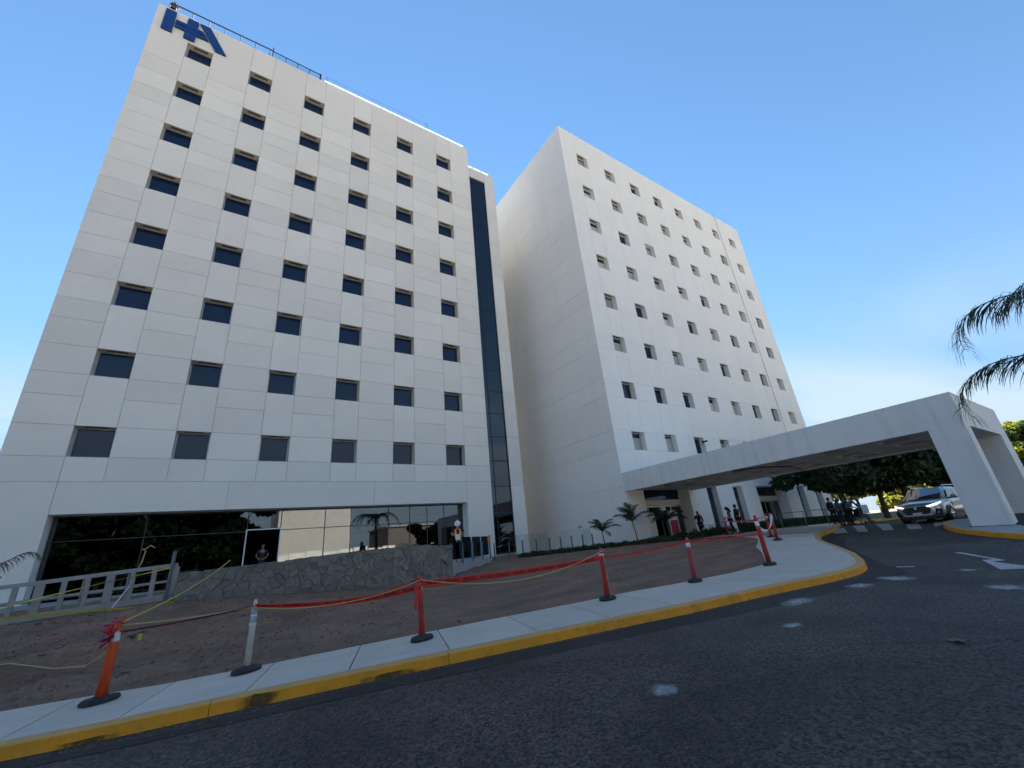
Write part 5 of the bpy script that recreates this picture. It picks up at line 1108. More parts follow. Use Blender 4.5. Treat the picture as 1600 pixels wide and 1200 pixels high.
# tape hanging from third post, crumple on the first
t = thing('tape_end', 'loose red tape end hanging beside the third post', 'tape', tuple(tops[2](.88) + off)); m = ribbon([Vector((-.05, -.02, 0)), Vector((-.11, -.02, -.08)), Vector((-.10, -.02, -.2)), Vector((-.12, -.02, -.34)), Vector((-.09, -.02, -.42))], .05, 'tape', lambda t: 1.2)
mm = MB(); pts = [(-.05, 0), (-.12, -.08), (-.10, -.2), (-.12, -.33), (-.10, -.42)]
for x, z in pts: mm.v += [(x - .022, -.02, z), (x + .022, -.03, z)]
mm.f = [(2 * i, 2 * i + 1, 2 * i + 3, 2 * i + 2) for i in range(4)]; part('ribbon', mm, 'tape', t); part('knot', MB().sphere((-.04, -.01, 0), .02, 8, 6), 'tape', t)
t = thing('tape_bundle', 'crumpled ball of pink red tape tied round the first orange post', 'tape', tuple(tops[0](.92)))
m = MB(); rr = random.Random(12)
for i in range(46):
    a = rr.uniform(0, 6.28); p = Vector((-.05 + .09 * math.cos(a) * rr.random(), .09 * math.sin(a) * rr.random() - .03, rr.uniform(-.16, .07))); q = p + Vector((rr.uniform(-.11, .05), rr.uniform(-.08, .05), rr.uniform(-.09, .06))); s_ = Vector((rr.gauss(0, 1), rr.gauss(0, 1), rr.gauss(0, 1))).normalized() * .03
    m.add([p - s_, p + s_, q + s_ * .8, q - s_ * .5], [(0, 1, 2, 3)])
part('folds', m, 'tape_pink', t); m = MB()
for i in range(14):
    p = Vector((rr.uniform(-.09, .07), rr.uniform(-.1, .02), rr.uniform(-.02, .1))); q = p + Vector((rr.uniform(-.06, .06), rr.uniform(-.04, .04), rr.uniform(-.06, .03))); s_ = Vector((rr.gauss(0, 1), rr.gauss(0, 1), rr.gauss(0, 1))).normalized() * .03; m.add([p - s_, p + s_, q + s_, q - s_], [(0, 1, 2, 3)])
part('folds', m, 'tape', t); part('sticker', MB().lathe([(.045, 0), (.045, .004)], 16, sx=.75, sy=1.2).xf(Matrix.Translation((.025, -.072, -.09)) @ Matrix.Rotation(R(90), 4, 'X')), 'white_band', t)
# ground level tapes and ropes at left
def gline(pts, lift=.02): return [Vector((x, y, gz(x, y) + lift + dz)) for x, y, dz in pts]
tape('yellow warning tape stretched low along the foot of the metal frame', gline([(-7, 15.9, .45), (-4.5, 16.3, .28), (-3.0, 16.6, .16), (-2.0, 16.8, .06), (-1.0, 17.0, .02)]), .06, 'yellow_tape', False, lambda t: .5)
rope('yellow rope rising from the orange post to the stone wall top', sag(tops[0](.97), Vector((.25, 17.3, .35)), .12), .012, 'yellow_tape')
rope('pale rope lying along the dirt ridge at the left', gline([(-6.5, 12.6, .3), (-4.2, 12.9, .22), (-3.0, 12.6, .22), (-2.2, 11.6, .2), (-1.6, 10.4, .3), (-1.25, 9.6, .55)]), .012)
tape('pink tape lying over the dirt at the left edge', gline([(-6.5, 12.3, .28), (-4.4, 12.7, .2), (-3.2, 13.2, .3), (-2.4, 13.8, .3), (-1.9, 14.2, .2)]), .07, 'tape_pink', False, lambda t: 1.0 + t)
tape('faint yellow tape tied across the squares of the metal frame', [Vector((-5.6, 18.6, -.55)), Vector((-4.2, 18.4, -.2)), Vector((-2.8, 18.2, .05)), Vector((-1.3, 17.9, .30))], .05, 'yellow_tape', False, lambda t: .3 + 6 * t)
tape('red tape lying along the edge of the planting bed', gline([(15.5, 19.2, .05), (18, 17.8, .06), (20.5, 16.8, .1), (22.2, 15.2, .12), (24, 13.6, .1)]), .04, 'tape', False, lambda t: 1.0)

# ------------------------------------------------------------------ people
def skin_mesh(name, J, E_, rad, root, m_, extra=None, sub=1):
    idx = {k: i for i, k in enumerate(J)}; me = bpy.data.meshes.new('tmp'); me.from_pydata([tuple(v) for v in J.values()], [(idx[a], idx[b]) for a, b in E_], [])
    o = bpy.data.objects.new('tmp', me); C.objects.link(o); sm = o.modifiers.new('s', 'SKIN'); sm.use_smooth_shade = True
    for k, i in idx.items():
        sv = me.skin_vertices[0].data[i]; r = rad[k]; sv.radius = r if hasattr(r, '__len__') else (r, r); sv.use_root = (k == root)
    ss = o.modifiers.new('u', 'SUBSURF'); ss.levels = sub; ss.render_levels = sub
    dg = bpy.context.evaluated_depsgraph_get(); dg.update(); out = bpy.data.meshes.new_from_object(o.evaluated_get(dg)); bpy.data.objects.remove(o); bpy.data.meshes.remove(me)
    if extra:
        b = bmesh.new(); b.from_mesh(out); t = extra.mesh('t', m_); b.from_mesh(t); b.to_mesh(out); b.free(); bpy.data.meshes.remove(t)
    out.name = name; out.materials.clear(); out.materials.append(M[m_]); out.shade_smooth(); return out
def person(label, loc, rz, H=1.7, top='black_cloth', legs='navy_cloth', shoes='shoe', hair='short', pose=None, sleeves='long', sex='m', skirt=False, group=None):
    t = thing('person', label, 'person', loc, rz, group); s = H / 1.7; w_ = .92 if sex == 'f' else 1.0
    J = dict(pel=(0, 0, .93), wai=(0, 0, 1.08), che=(0, -.01, 1.27), nek=(0, .0, 1.43), hea=(0, -.01, 1.50))
    for sd_, q in (('L', 1), ('R', -1)):
        J.update({'hip' + sd_: (.09 * q, 0, .88), 'kne' + sd_: (.10 * q, -.02, .48), 'ank' + sd_: (.10 * q, .02, .09), 'toe' + sd_: (.115 * q, -.15, .035),
                  'sho' + sd_: (.17 * w_ * q, .0, 1.38), 'elb' + sd_: (.225 * w_ * q, .02, 1.11), 'wri' + sd_: (.235 * w_ * q, -.04, .86), 'han' + sd_: (.235 * w_ * q, -.06, .78)})
    if pose: J.update(pose)
    J = {k: Vector(v) * s for k, v in J.items()}
    E_ = [('pel', 'wai'), ('wai', 'che'), ('che', 'nek'), ('nek', 'hea')] + [e for d in 'LR' for e in (('pel', 'hip' + d), ('hip' + d, 'kne' + d), ('kne' + d, 'ank' + d), ('ank' + d, 'toe' + d), ('che', 'sho' + d), ('sho' + d, 'elb' + d), ('elb' + d, 'wri' + d), ('wri' + d, 'han' + d))]
    r = dict(pel=(.13, .10), wai=(.115, .09), che=(.13, .10), nek=.05, hea=.055)
    for d in 'LR': r.update({'hip' + d: .08, 'kne' + d: .052, 'ank' + d: .035, 'toe' + d: .03, 'sho' + d: .05, 'elb' + d: .038, 'wri' + d: .026, 'han' + d: (.034, .018)})
    r = {k: (tuple(a * s for a in v) if hasattr(v, '__len__') else v * s) for k, v in r.items()}
    ex = MB(); nk = J['nek']; hd = J['hea']; ax = (hd - nk).normalized(); face = (pose or {}).get('_face', None)
    hc = hd + ax * .085 * s; rot = Vector((0, 0, 1)).rotation_difference(ax).to_matrix().to_4x4()
    o_ = 0; ex.sphere((0, 0, 0), .1 * s, 14, 10, (.77, .95, 1.16))
    ex.v = [(x, y, z) if z > -.04 * s else (x * (1 - .25 * min(1, (-z / s - .04) / .07)), y * .9 - .006, z) for x, y, z in ex.v]     # jaw
    n0 = len(ex.v); ex.add([(0, -.118 * s, -.018 * s), (-.014 * s, -.090 * s, -.026 * s), (.014 * s, -.090 * s, -.026 * s), (0, -.092 * s, .022 * s)], [(0, 1, 3), (0, 3, 2), (0, 2, 1)])
    ex.box(-.025 * s, .025 * s, -.094 * s, -.08 * s, -.052 * s, -.044 * s)
    for q in (-1, 1): ex.sphere((.078 * q * s, .0, -.005 * s), .02 * s, 6, 5, (.4, .8, 1.3)); ex.sphere((.032 * q * s, -.083 * s, .012 * s), .011 * s, 6, 5)
    ex.v = [tuple(rot @ Vector(v) + hc) for v in ex.v]
    for d, q in (('L', 1), ('R', -1)):                          # five fingers rooted in the palm
        wv, hv = J['wri' + d], J['han' + d]; ax_ = (hv - wv).normalized(); sd_ = ax_.cross(Vector((1, 0, 0))); sd_ = sd_.normalized() if sd_.length > .1 else Vector((0, 1, 0)); cur = ax_.cross(sd_) * q
        for i, l_ in enumerate((.060, .070, .066, .050)):
            b0 = hv + sd_ * (.026 - .0175 * i) * s; m1 = b0 + ax_ * l_ * .5 * s + cur * .006 * s; ex.tube([b0 - ax_ * .01 * s, m1, b0 + ax_ * l_ * .9 * s + cur * .022 * s], [.0085 * s, .008 * s, .006 * s], 5)
        b0 = wv.lerp(hv, .35) + sd_ * .022 * s; ex.tube([b0, b0 + (ax_ * .6 + sd_ * .7) * .035 * s, b0 + (ax_ * .9 + sd_ * .4) * .065 * s], [.011 * s, .010 * s, .007 * s], 5)
    obj('body', skin_mesh('body', J, E_, r, 'pel', 'skin', ex), t)
    def cloth(name, keys, edges, m_, grow, cut=None):
        Jk = {k: J[k] for k in keys}; rr_ = {k: (tuple(a + grow * s for a in r[k]) if hasattr(r[k], '__len__') else r[k] + grow * s) for k in keys}
        if cut:
            for k, (a, b, f_) in cut.items(): Jk[k] = J[a].lerp(J[b], f_); rr_[k] = (r[a] if not hasattr(r[a], '__len__') else r[a][0]) * .5 + (r[b] if not hasattr(r[b], '__len__') else r[b][0]) * .5 + grow * s
        return obj(name, skin_mesh(name, Jk, edges, rr_, keys[0], m_), t)
    # shirt
    if sleeves == 'long': ks = ['pel', 'wai', 'che'] + [a + d for d in 'LR' for a in ('sho', 'elb', 'wri')]; es = [('pel', 'wai'), ('wai', 'che')] + [e for d in 'LR' for e in (('che', 'sho' + d), ('sho' + d, 'elb' + d), ('elb' + d, 'wri' + d))]; ct = None
    else: ks = ['pel', 'wai', 'che', 'shoL', 'shoR']; es = [('pel', 'wai'), ('wai', 'che')] + [e for d in 'LR' for e in (('che', 'sho' + d), ('sho' + d, 'slv' + d))]; ct = {'slvL': ('shoL', 'elbL', .75), 'slvR': ('shoR', 'elbR', .75)}
    cloth('shirt', ks, es, top, .022, ct)
    cloth('trousers', ['pel'] + [a + d for d in 'LR' for a in ('hip', 'kne', 'ank')], [e for d in 'LR' for e in (('pel', 'hip' + d), ('hip' + d, 'kne' + d), ('kne' + d, 'ank' + d))], legs, .017)
    for d in 'LR':
        a_, b_ = J['ank' + d], J['toe' + d]; m = MB().tube([a_ + (a_ - b_).normalized() * .05 * s - Vector((0, 0, .045 * s)), a_.lerp(b_, .3) - Vector((0, 0, .01 * s)), b_ + (b_ - a_).normalized() * .05 * s], [.036 * s, .05 * s, .032 * s], 8); part('shoe', m, shoes, t, True)
    hm = MB()
    if hair in ('short', 'cap', 'bun'): hm.sphere((0, .012 * s, .022 * s), .108 * s, 12, 8, (.82, .95, 1.08)); hm.v = [v for v in hm.v]
    if hair == 'long': hm.sphere((0, .014 * s, .02 * s), .110 * s, 12, 8, (.84, .95, 1.1)); hm.tube([(0, .05 * s, .05 * s), (0, .085 * s, -.10 * s), (0, .085 * s, -.30 * s)], [.08 * s, .085 * s, .04 * s], 9)
    if hair == 'bun': hm.sphere((0, .11 * s, .07 * s), .045 * s, 8, 6)
    if hm.v:
        # keep the face free: pull the front back
        hm.v = [(x, (max(y, -.045 * s) if z < .055 * s else y * .93), z) for x, y, z in hm.v]; hm.v = [tuple(rot @ Vector(v) + hc) for v in hm.v]; part('hair', hm, 'hair', t, True)
    if hair == 'cap':
        m = MB().sphere((0, .0, .045 * s), .112 * s, 12, 8, (.84, .98, .85)); m.v = [(x, y, max(z, .03 * s)) for x, y, z in m.v]; m.box(-.06 * s, .06 * s, -.19 * s, -.06 * s, .035 * s, .045 * s); m.v = [tuple(rot @ Vector(v) + hc) for v in m.v]; part('cap', m, 'black_cloth', t, True)
    if hair == 'helmet':
        m = MB().sphere((0, .0, .035 * s), .135 * s, 16, 10, (.9, 1.05, .92)); m.v = [(x, y, max(z, .022 * s)) for x, y, z in m.v]; m.lathe([(.15 * s, .02 * s), (.15 * s, .03 * s), (.11 * s, .034 * s)], 16, sx=.9, sy=1.08); m.box(-.012 * s, .012 * s, -.12 * s, .12 * s, .14 * s, .165 * s); m.v = [tuple(rot @ Vector(v) + hc) for v in m.v]; part('helmet', m, 'white_shell', t, True)
    return t, J, s, hc
# worker
wz = -.5
t, J, s, hc = person('worker in orange safety vest and white hard hat looking down at a sheet of paper', (9.2, 18.86, wz), R(-28), 1.80, 'black_cloth', 'navy_cloth', 'tan_shoe', 'helmet',
    dict(hea=(0, -.06, 1.49), elbL=(.27, -.03, 1.13), wriL=(.12, -.26, 1.08), hanL=(.04, -.30, 1.08), elbR=(-.27, -.03, 1.13), wriR=(-.12, -.26, 1.08), hanR=(-.04, -.30, 1.08)), 'short')
vm_ = MB()
for q in (-1, 1):
    vm_.add([(q * .03, -.135, .86), (q * .155, -.12, .86), (q * .165, -.125, 1.25), (q * .15, -.10, 1.40), (q * .075, -.09, 1.42), (q * .02, -.145, 1.12)], [(0, 1, 2, 3, 4, 5)]); vm_.add([(q * .155, -.12, .86), (q * .165, .10, .86), (q * .17, .10, 1.25), (q * .165, -.125, 1.25)], [(0, 1, 2, 3)])
vm_.add([(-.165, .12, .86), (.165, .12, .86), (.165, .125, 1.38), (-.165, .125, 1.38)], [(0, 1, 2, 3)]); vm_.add([(-.15, -.10, 1.40), (-.075, -.09, 1.42), (-.075, .12, 1.42), (-.165, .125, 1.38)], [(0, 1, 2, 3)]); vm_.add([(.15, -.10, 1.40), (.075, -.09, 1.42), (.075, .12, 1.42), (.165, .125, 1.38)], [(0, 1, 2, 3)])
v_ = part('vest', vm_, 'orange_cloth', t); sm_ = v_.modifiers.new('thick', 'SOLIDIFY'); sm_.thickness = .012
m = MB()
for q in (-1, 1): m.add([(q * .095, -.142, .88), (q * .125, -.140, .88), (q * .135, -.145, 1.38), (q * .105, -.138, 1.38)], [(0, 1, 2, 3)])
m.add([(-.16, -.142, .97), (.16, -.142, .97), (.16, -.144, 1.01), (-.16, -.144, 1.01)], [(0, 1, 2, 3)]); part('reflective_strip', m, 'yellow_strip', v_)
t = thing('paper_sheet', 'cream sheet of paper held by the worker in the vest', 'paper', (9.2, 18.86, wz + 1.06), R(-28)); m = MB().box(-.11, .11, -.40, -.385, -.13, .12); part('sheet', m, 'paper', t)
# man in the doorway
person('man in dark blue uniform standing in the white framed doorway', (1.85, 27.75, -.5), R(-5), 1.78, 'navy_cloth', 'navy_cloth', 'shoe', 'short', dict(elbL=(.27, -.02, 1.15), wriL=(.16, -.16, .98), hanL=(.08, -.19, .96), elbR=(-.27, -.02, 1.15), wriR=(-.16, -.16, .98), hanR=(-.08, -.19, .96)), 'short')
# walking woman in black
person('woman in black with swinging coat walking past the near entrance', (28.6, 20.0 - .75, -.62), R(-75), 1.68, 'black_cloth', 'black_cloth', 'shoe', 'long', dict(kneL=(.09, -.16, .5), ankL=(.09, -.24, .1), toeL=(.1, -.40, .06), kneR=(-.09, .04, .48), ankR=(-.09, .28, .16), toeR=(-.1, .16, .05), elbL=(.22, .14, 1.15), wriL=(.22, .10, .92), hanL=(.22, .09, .84), elbR=(-.24, -.10, 1.16), wriR=(-.2, -.26, 1.2), hanR=(-.17, -.32, 1.26)), 'long', 'f')
ct = thing('coat_hem', 'black jacket tied round the waist of the walking woman', 'jacket', (28.62, 19.25, .22), R(-75)); m = MB().tube([(0, .02, .16), (0, .06, 0), (.02, .16, -.2), (.02, .24, -.3)], [.15, .19, .2, .12], 10); part('cloth', m, 'black_cloth', ct, True)
# couple
person('person in black with long dark hair, left of the standing couple', (27.0, 15.95, -.62), R(200), 1.66, 'tan_cloth', 'black_cloth', 'shoe', 'long', dict(hea=(.03, -.03, 1.50), wriL=(.2, -.2, 1.0), hanL=(.16, -.26, 1.02)), 'short', 'f')
person('person all in black turned away, right of the standing couple', (27.35, 15.62, -.62), R(175), 1.76, 'black_cloth', 'black_cloth', 'shoe', 'short', dict(elbR=(-.26, -.06, 1.15), wriR=(-.18, -.2, 1.1), hanR=(-.12, -.26, 1.12)), 'long')
# group at the crossing
gzq = lambda x, y: G(x, y) - (.15 if y < poly_y(KERB, x) else 0)
person('woman in black with a dark cap leading the group at the crossing', (32.05, 12.12, gzq(32.05, 12.12)), R(-30), 1.60, 'black_cloth', 'black_cloth', 'shoe', 'cap', dict(che=(0, .03, 1.27), nek=(0, .03, 1.43), hea=(0, .02, 1.5), kneL=(.09, -.1, .5), ankL=(.09, -.12, .1), toeL=(.1, -.28, .05)), 'long', 'f')
person('person in grey hooded top beside the wheelchair', (31.8, 11.65, gzq(31.8, 11.65)), R(62), 1.66, 'grey_cloth', 'navy_cloth', 'shoe', 'long', dict(che=(0, -.05, 1.27), nek=(0, -.08, 1.42), hea=(0, -.11, 1.49), elbL=(.24, -.14, 1.13), wriL=(.2, -.34, 1.02), hanL=(.2, -.40, .98)), 'long', 'f')
person('person in dark blue shirt between the grey hooded person and the pusher', (33.0, 11.75, gzq(33.0, 11.75)), R(55), 1.66, 'navy_cloth', 'navy_cloth', 'shoe', 'short', None, 'short')
person('tall man in dark shirt leaning forward to push the wheelchair', (32.45, 11.35, gzq(32.45, 11.35)), R(57), 1.78, 'grey_cloth', 'black_cloth', 'shoe', 'short', dict(wai=(0, -.06, 1.07), che=(0, -.20, 1.22), nek=(0, -.30, 1.36), hea=(0, -.36, 1.42), shoL=(.17, -.26, 1.32), shoR=(-.17, -.26, 1.32), elbL=(.24, -.36, 1.08), elbR=(-.24, -.36, 1.08), wriL=(.22, -.54, .98), wriR=(-.22, -.54, .98), hanL=(.22, -.62, .97), hanR=(-.22, -.62, .97), kneL=(.1, -.12, .5), ankL=(.1, -.08, .1), toeL=(.1, -.24, .04), ankR=(-.1, .22, .1), toeR=(-.1, .08, .04)), 'long')
# wheelchair with its rider
wx, wy = 33.0, 11.02; wc = thing('wheelchair', 'dark wheelchair pushed along the kerb behind the crossing', 'wheelchair', (wx, wy, gzq(wx, wy)), R(57))
for q in (-1, 1):
    wh = MB(); ring = [(q * .29, .12 + .30 * math.cos(a * math.pi / 12), .30 + .30 * math.sin(a * math.pi / 12)) for a in range(25)]; wh.tube(ring, .02, 6); w0 = part('wheel', wh, 'car_black', wc, True)
    sp_ = MB()
    for a in range(8): sp_.bar((q * .29, .12, .30), (q * .29, .12 + .29 * math.cos(a * .785), .30 + .29 * math.sin(a * .785)), .008)
    part('spokes', sp_, 'steel', w0); part('caster', MB().tube([(q * .24 - .02, -.34, .08), (q * .24 + .02, -.34, .08)], .08, 12), 'car_black', wc, True); part('armrest', MB().bar((q * .25, .15, .72), (q * .25, -.22, .72), .05, .03), 'car_black', wc)
    part('side_frame', MB().tube([(q * .25, .2, .95), (q * .25, .2, .25), (q * .24, -.3, .2), (q * .22, -.42, .12)], .014, 6).tube([(q * .25, .2, .48), (q * .25, -.25, .48), (q * .24, -.32, .16)], .014, 6), 'steel', wc, True); part('handle', MB().tube([(q * .25, .2, .95), (q * .25, .34, .97)], .018, 6), 'car_black', wc, True)
    part('footrest', MB().box(q * .05 if q > 0 else -.2, .2 if q > 0 else -.05, -.56, -.42, .10, .115), 'dark_alu', wc)
part('seat', MB().box(-.23, .23, -.24, .19, .46, .50), 'car_black', wc); part('backrest', MB().box(-.23, .23, .19, .22, .5, .92), 'car_black', wc)
person('seated rider with tan trousers in the wheelchair', (wx, wy, gzq(wx, wy) - .39), R(57), 1.62, 'grey_cloth', 'tan_cloth', 'shoe', 'short', dict(kneL=(.1, -.36, .96), ankL=(.1, -.48, .58), toeL=(.11, -.64, .53), kneR=(-.1, -.36, .96), ankR=(-.1, -.48, .58), toeR=(-.11, -.64, .53), hipL=(.09, -.04, .92), hipR=(-.09, -.04, .92), wriL=(.16, -.24, 1.05), hanL=(.14, -.3, 1.02), wriR=(-.16, -.24, 1.05), hanR=(-.14, -.3, 1.02), elbL=(.24, -.02, 1.12), elbR=(-.24, -.02, 1.12)), 'short')
t = thing('white_bag', 'large white paper bag held in front of the wheelchair', 'bag', (wx - .05, wy - .34, gzq(wx, wy) + .60), R(-62)); m = MB().add([(-.16, -.06, 0), (.16, -.06, 0), (.16, .06, 0), (-.16, .06, 0), (-.17, -.04, .52), (.17, -.04, .5), (.17, .04, .52), (-.17, .04, .5)], [(0, 3, 2, 1), (0, 1, 5, 4), (1, 2, 6, 5), (2, 3, 7, 6), (3, 0, 4, 7), (4, 5, 6, 7)]); part('sack', m, 'white_shell', t); part('handle', MB().tube([(-.06, -.05, .5), (-.05, -.06, .62), (.05, -.06, .62), (.06, -.05, .5)], .008, 5), 'rope', t)
# person on the roof
person('person with dark clothes leaning on the railing at the roof corner by the blue sign', (-7.78, YR + .18, TOP - .42), R(20), 1.66, 'tan_cloth', 'black_cloth', 'shoe', 'short', dict(elbL=(.25, -.12, 1.12), wriL=(.2, -.26, 1.2), hanL=(.16, -.3, 1.24)), 'short')

# ------------------------------------------------------------------ vehicles (length along +X local, front at x=0 facing -X)
def loft(secs, n_half, m_, name):
    """secs: (x, [(y,z)...] half profile from bottom centre to top centre)"""
    m = MB(); k = None
    for x, P in secs:
        full = [(y, z) for y, z in P] + [(-y, z) for y, z in P[::-1] if y > 1e-4]
        k = len(full); m.v += [(x, y, z) for y, z in full]
    n = len(secs); m.f = [(i * k + j, i * k + (j + 1) % k, (i + 1) * k + (j + 1) % k, (i + 1) * k + j) for i in range(n - 1) for j in range(k)] + [tuple(range(k - 1, -1, -1)), tuple((n - 1) * k + j for j in range(k))]
    me = m.mesh(name, m_, True); return me
def smooth_mesh(me, lv=2):
    o = bpy.data.objects.new('t', me); C.objects.link(o); s_ = o.modifiers.new('s', 'SUBSURF'); s_.levels = lv; dg = bpy.context.evaluated_depsgraph_get(); dg.update(); r_ = bpy.data.meshes.new_from_object(o.evaluated_get(dg)); bpy.data.objects.remove(o); r_.name = me.name; r_.shade_smooth(); return r_
def make_car(label, cat, loc, rz, paint, name='parked_car', suv=True, plate=True):
    t = thing(name, label, cat, loc, rz); L = 4.7; zr = 1.62 if suv else 1.46
    def low(x, zb, wb, wm, zm, ws, zs, wt, zt): return (x, [(0, zb), (wb, zb), (wm, zb + .12), (wm, zm), (ws, zs), (wt, zt), (0, zt + .015)])
    secs = [low(0.0, .34, .50, .62, .55, .60, .70, .45, .80), low(.10, .26, .66, .80, .55, .78, .74, .60, .90), low(.35, .24, .76, .90, .60, .88, .82, .72, .97), low(.95, .24, .80, .93, .62, .91, .90, .76, 1.03), low(1.35, .24, .82, .93, .62, .92, .95, .80, 1.08),
            low(2.4, .24, .82, .93, .62, .92, .97, .82, 1.06), low(3.5, .24, .82, .93, .62, .93, .99, .82, 1.08), low(4.2, .26, .80, .92, .62, .91, 1.00, .76, 1.08), low(4.55, .32, .72, .88, .62, .85, 1.00, .66, 1.06), low(4.7, .40, .60, .78, .62, .75, .95, .50, 1.00)]
    body = obj('body', smooth_mesh(loft(secs, 7, paint, 'body'), 2), t)
    def gh(x, wb, zb, wt, zt): return (x, [(0, zb), (wb, zb), (lerp(wb, wt, .5), lerp(zb, zt, .55)), (wt, zt - .05), (wt * .8, zt), (0, zt + .02)])
    gs_ = [gh(1.15, .72, 1.0, .70, 1.06), gh(1.35, .80, 1.0, .76, 1.16), gh(1.95, .82, 1.0, .66, zr - .05), gh(2.3, .83, 1.0, .66, zr), gh(3.3, .83, 1.0, .66, zr), gh(4.0, .80, 1.0, .62, zr - .06), gh(4.35, .76, 1.0, .58, zr - .25), gh(4.62, .70, 1.0, .52, 1.1)]
    obj('cabin', smooth_mesh(loft(gs_, 6, paint, 'cabin'), 1), t)
    # glass, set proud of the cabin
    ws = MB(); ws.add([(1.13, -.66, 1.085), (1.13, .66, 1.085), (1.90, .585, zr - .045), (1.90, -.585, zr - .045), (1.05, 0, 1.10), (1.85, 0, zr - .02)], [(0, 4, 5, 3), (4, 1, 2, 5)]); ws.xf(Matrix.Translation((-.035, 0, .02))); part('windscreen', ws, 'car_glass', t, True)
    for q in (-1, 1):
        def sg(P): return MB().add([(x, q * (y + .012), z) for x, y, z in P], [tuple(range(len(P)))] if q < 0 else [tuple(range(len(P) - 1, -1, -1))])
        part('side_window', sg([(1.50, .838, 1.085), (2.55, .845, 1.09), (2.50, .72, zr - .12), (2.02, .72, zr - .13)]), 'car_glass', t); part('side_window', sg([(2.62, .845, 1.09), (3.50, .845, 1.10), (3.38, .72, zr - .12), (2.56, .72, zr - .12)]), 'car_glass', t); part('side_window', sg([(3.57, .84, 1.10), (4.10, .80, 1.14), (3.78, .70, zr - .15), (3.46, .72, zr - .12)]), 'car_glass', t)
        part('pillar', MB().bar((1.10, q * .74, 1.07), (1.93, q * .655, zr - .05), .05, .04), paint, t)
        if suv: part('roof_rail', MB().tube([(2.0, q * .60, zr - .01), (2.15, q * .61, zr + .05), (3.6, q * .61, zr + .05), (3.85, q * .60, zr - .02)], .018, 6), 'chrome', t, True)
        mr = part('mirror', MB().sphere((1.62, q * 1.03, 1.12), .11, 10, 7, (.7, 1.0, .75)).bar((1.62, q * .88, 1.07), (1.62, q * 1.0, 1.10), .05, .04), paint, t, True)
        # lamps: thin bright strip sweeping back, with dark lower lamp
        part('headlight', MB().add([(.055, q * .40, .745), (.10, q * .60, .80), (.24, q * .79, .86), (.42, q * .88, .90), (.42, q * .885, .845), (.24, q * .80, .79), (.10, q * .62, .735), (.05, q * .42, .705)], [(0, 1, 6, 7), (1, 2, 5, 6), (2, 3, 4, 5)] if q > 0 else [(7, 6, 1, 0), (6, 5, 2, 1), (5, 4, 3, 2)]).xf(Matrix.Translation((-.10, q * .02, .02))), 'lamp_glass', t)
        part('air_intake', MB().add([(.06, q * .60, .36), (.06, q * .70, .62), (.22, q * .86, .60), (.22, q * .84, .34)], [(0, 1, 2, 3)] if q < 0 else [(3, 2, 1, 0)]).xf(Matrix.Translation((-.04, q * .02, 0))), 'car_black', t)
        part('tail_light', MB().box(4.50, 4.66, q * .80 - .08, q * .80 + .05, .86, .96), 'red_sign', t)
        part('sill_trim', MB().box(1.35, 3.3, q * .925 - .02, q * .925 + .02, .20, .34), 'car_black', t)
        part('door_handle', MB().box(2.3, 2.5, q * .945 - .01, q * .945 + .012, .90, .925), 'chrome', t); part('door_handle', MB().box(3.25, 3.45, q * .945 - .01, q * .945 + .012, .91, .935), 'chrome', t)
        part('door_seam', MB().bar((1.42, q * .938, .4), (1.45, q * .925, 1.0), .012, .01).bar((2.58, q * .938, .36), (2.60, q * .925, 1.02), .012, .01).bar((3.45, q * .938, .5), (3.62, q * .925, 1.04), .012, .01), 'car_black', t)
        for xw in (.93, 3.72):
            arch = MB(); n = 14
            for k in range(n + 1): a = math.pi * k / n; arch.v += [(xw - .42 * math.cos(a), q * .945, .33 + .42 * math.sin(a)), (xw - .36 * math.cos(a), q * .955, .33 + .36 * math.sin(a))]
            arch.f = [(2 * k, 2 * k + 1, 2 * k + 3, 2 * k + 2) for k in range(n)]; part('wheel_arch', arch, 'car_black', t)
            part('wheel_well', MB().tube([(xw, q * .60, .36), (xw, q * .948, .36)], .375, 20), 'car_black', t)
            w0 = part('wheel', MB().lathe([(.22, -.10), (.33, -.11), (.345, -.09), (.345, .09), (.33, .11), (.22, .10)], 26).xf(Matrix.Translation((xw, q * .86, .345)) @ Matrix.Rotation(R(90), 4, 'X')), 'rubber', t, True)
            part('rim', MB().tube([(xw, q * .82, .345), (xw, q * .958, .345)], .225, 22), 'dark_alu', w0)
            sp_ = MB()
            for k in range(5):
                a = k * 2 * math.pi / 5 + .3
                for da in (-.13, .13): sp_.bar((xw + .03 * math.cos(a), q * .967, .345 + .03 * math.sin(a)), (xw + .215 * math.cos(a + da), q * .963, .345 + .215 * math.sin(a + da)), .028, .02, (0, q, 0))
            sp_.tube([(xw, q * .955, .345), (xw, q * .975, .345)], .04, 10); part('spokes', sp_, 'chrome', w0)
    gr = part('grille', MB().add([(-.01, -.42, .42), (-.01, .42, .42), (-.015, .56, .62), (.02, .44, .76), (.02, -.44, .76), (-.015, -.56, .62)], [(0, 1, 2, 3, 4, 5)]).xf(Matrix.Translation((-.02, 0, 0))), 'car_black', t)
    bars = MB()
    for k in range(5): z = .46 + k * .058; bars.box(-.045, -.03, -.40 - .03 * k if k < 3 else -.5, .40 + .03 * k if k < 3 else .5, z, z + .012)
    part('grille_bars', bars, 'dark_alu', gr)
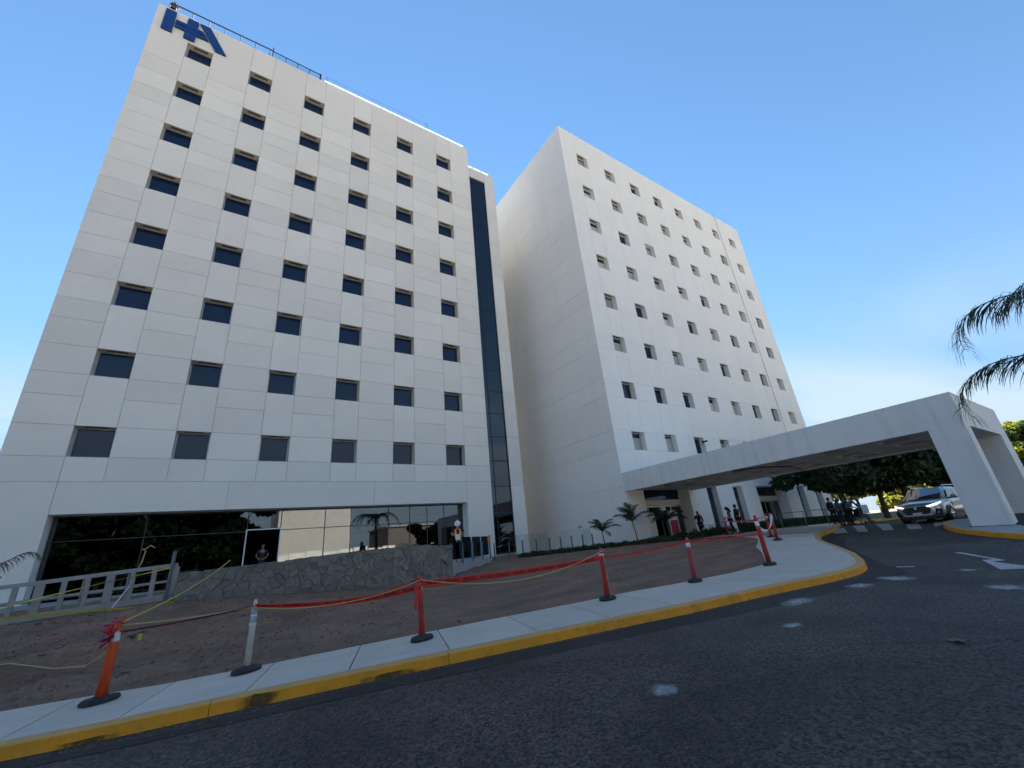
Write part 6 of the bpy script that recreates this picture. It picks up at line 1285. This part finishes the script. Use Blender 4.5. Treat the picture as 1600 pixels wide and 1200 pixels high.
    part('lower_bumper', MB().box(-.035, .12, -.62, .62, .23, .35), 'car_black', t); part('bumper_trim', MB().box(-.05, .02, -.55, .55, .355, .385), 'chrome', t); part('emblem', MB().tube([(-.05, 0, .70), (-.035, 0, .70)], .05, 12), 'chrome', gr)
    part('number_plate', MB().box(-.055, -.04, -.17, .17, .40, .50), 'paper', t)
    part('underbody', MB().box(.3, 4.3, -.8, .8, .18, .3), 'car_black', t); part('wiper', MB().bar((1.12, -.1, 1.13), (1.30, -.60, 1.22), .015).bar((1.12, .45, 1.12), (1.28, -.02, 1.21), .015), 'car_black', t)
    rw = MB().add([(4.32, -.52, zr - .18), (4.32, .52, zr - .18), (4.66, .58, 1.14), (4.66, -.58, 1.14)], [(0, 3, 2, 1)]); part('rear_window', rw, 'car_glass', t)
    return t
make_car('silver grey car with a wide dark grille coming through under the canopy', 'car', (27.55, 6.95, G(27.6, 7) - .15), R(-5), 'car_grey', 'silver_car')
t = make_car('white hatchback parked beyond the low wall, between the people and the tree trunks', 'car', (57.5, 21.6, G(58, 20) + .05), R(200), 'car_white', 'parked_car', False)
lw = obj('low_wall', MB().box(-7, 7, -.12, .12, -.9, .42).mesh('low_wall', 'pale_green')); lw.location = (52.5, 17.4, G(52, 17) + .1); lw.rotation_euler = (0, 0, R(-65)); lw['label'] = 'low pale wall in the sun in front of the white hatchback'; lw['category'] = 'wall'
for i in range(0): pass

# wind blown bits along the kerb and on the road
m = MB(); rr = random.Random(31)
for i in range(60):
    x = rr.uniform(-1.5, 12); y = poly_y(KERB, x) - (abs(rr.gauss(0, .25)) + .06 if i < 42 else rr.uniform(.3, 4)); z = G(x, y) - .15 + .012; s_ = rr.uniform(.008, .03); a = rr.uniform(0, 6.28)
    P = [(math.cos(a + k) * s_ * rr.uniform(.5, 1.3), math.sin(a + k) * s_ * rr.uniform(.5, 1.3)) for k in (0, 1.5, 3.1, 4.7)]
    m.add([(x + px_, y + py_, z + rr.uniform(0, .012)) for px_, py_ in P], [(0, 1, 2, 3)])
obj('leaf_litter', m.mesh('leaf_litter', 'frond_dry'), kind='stuff')
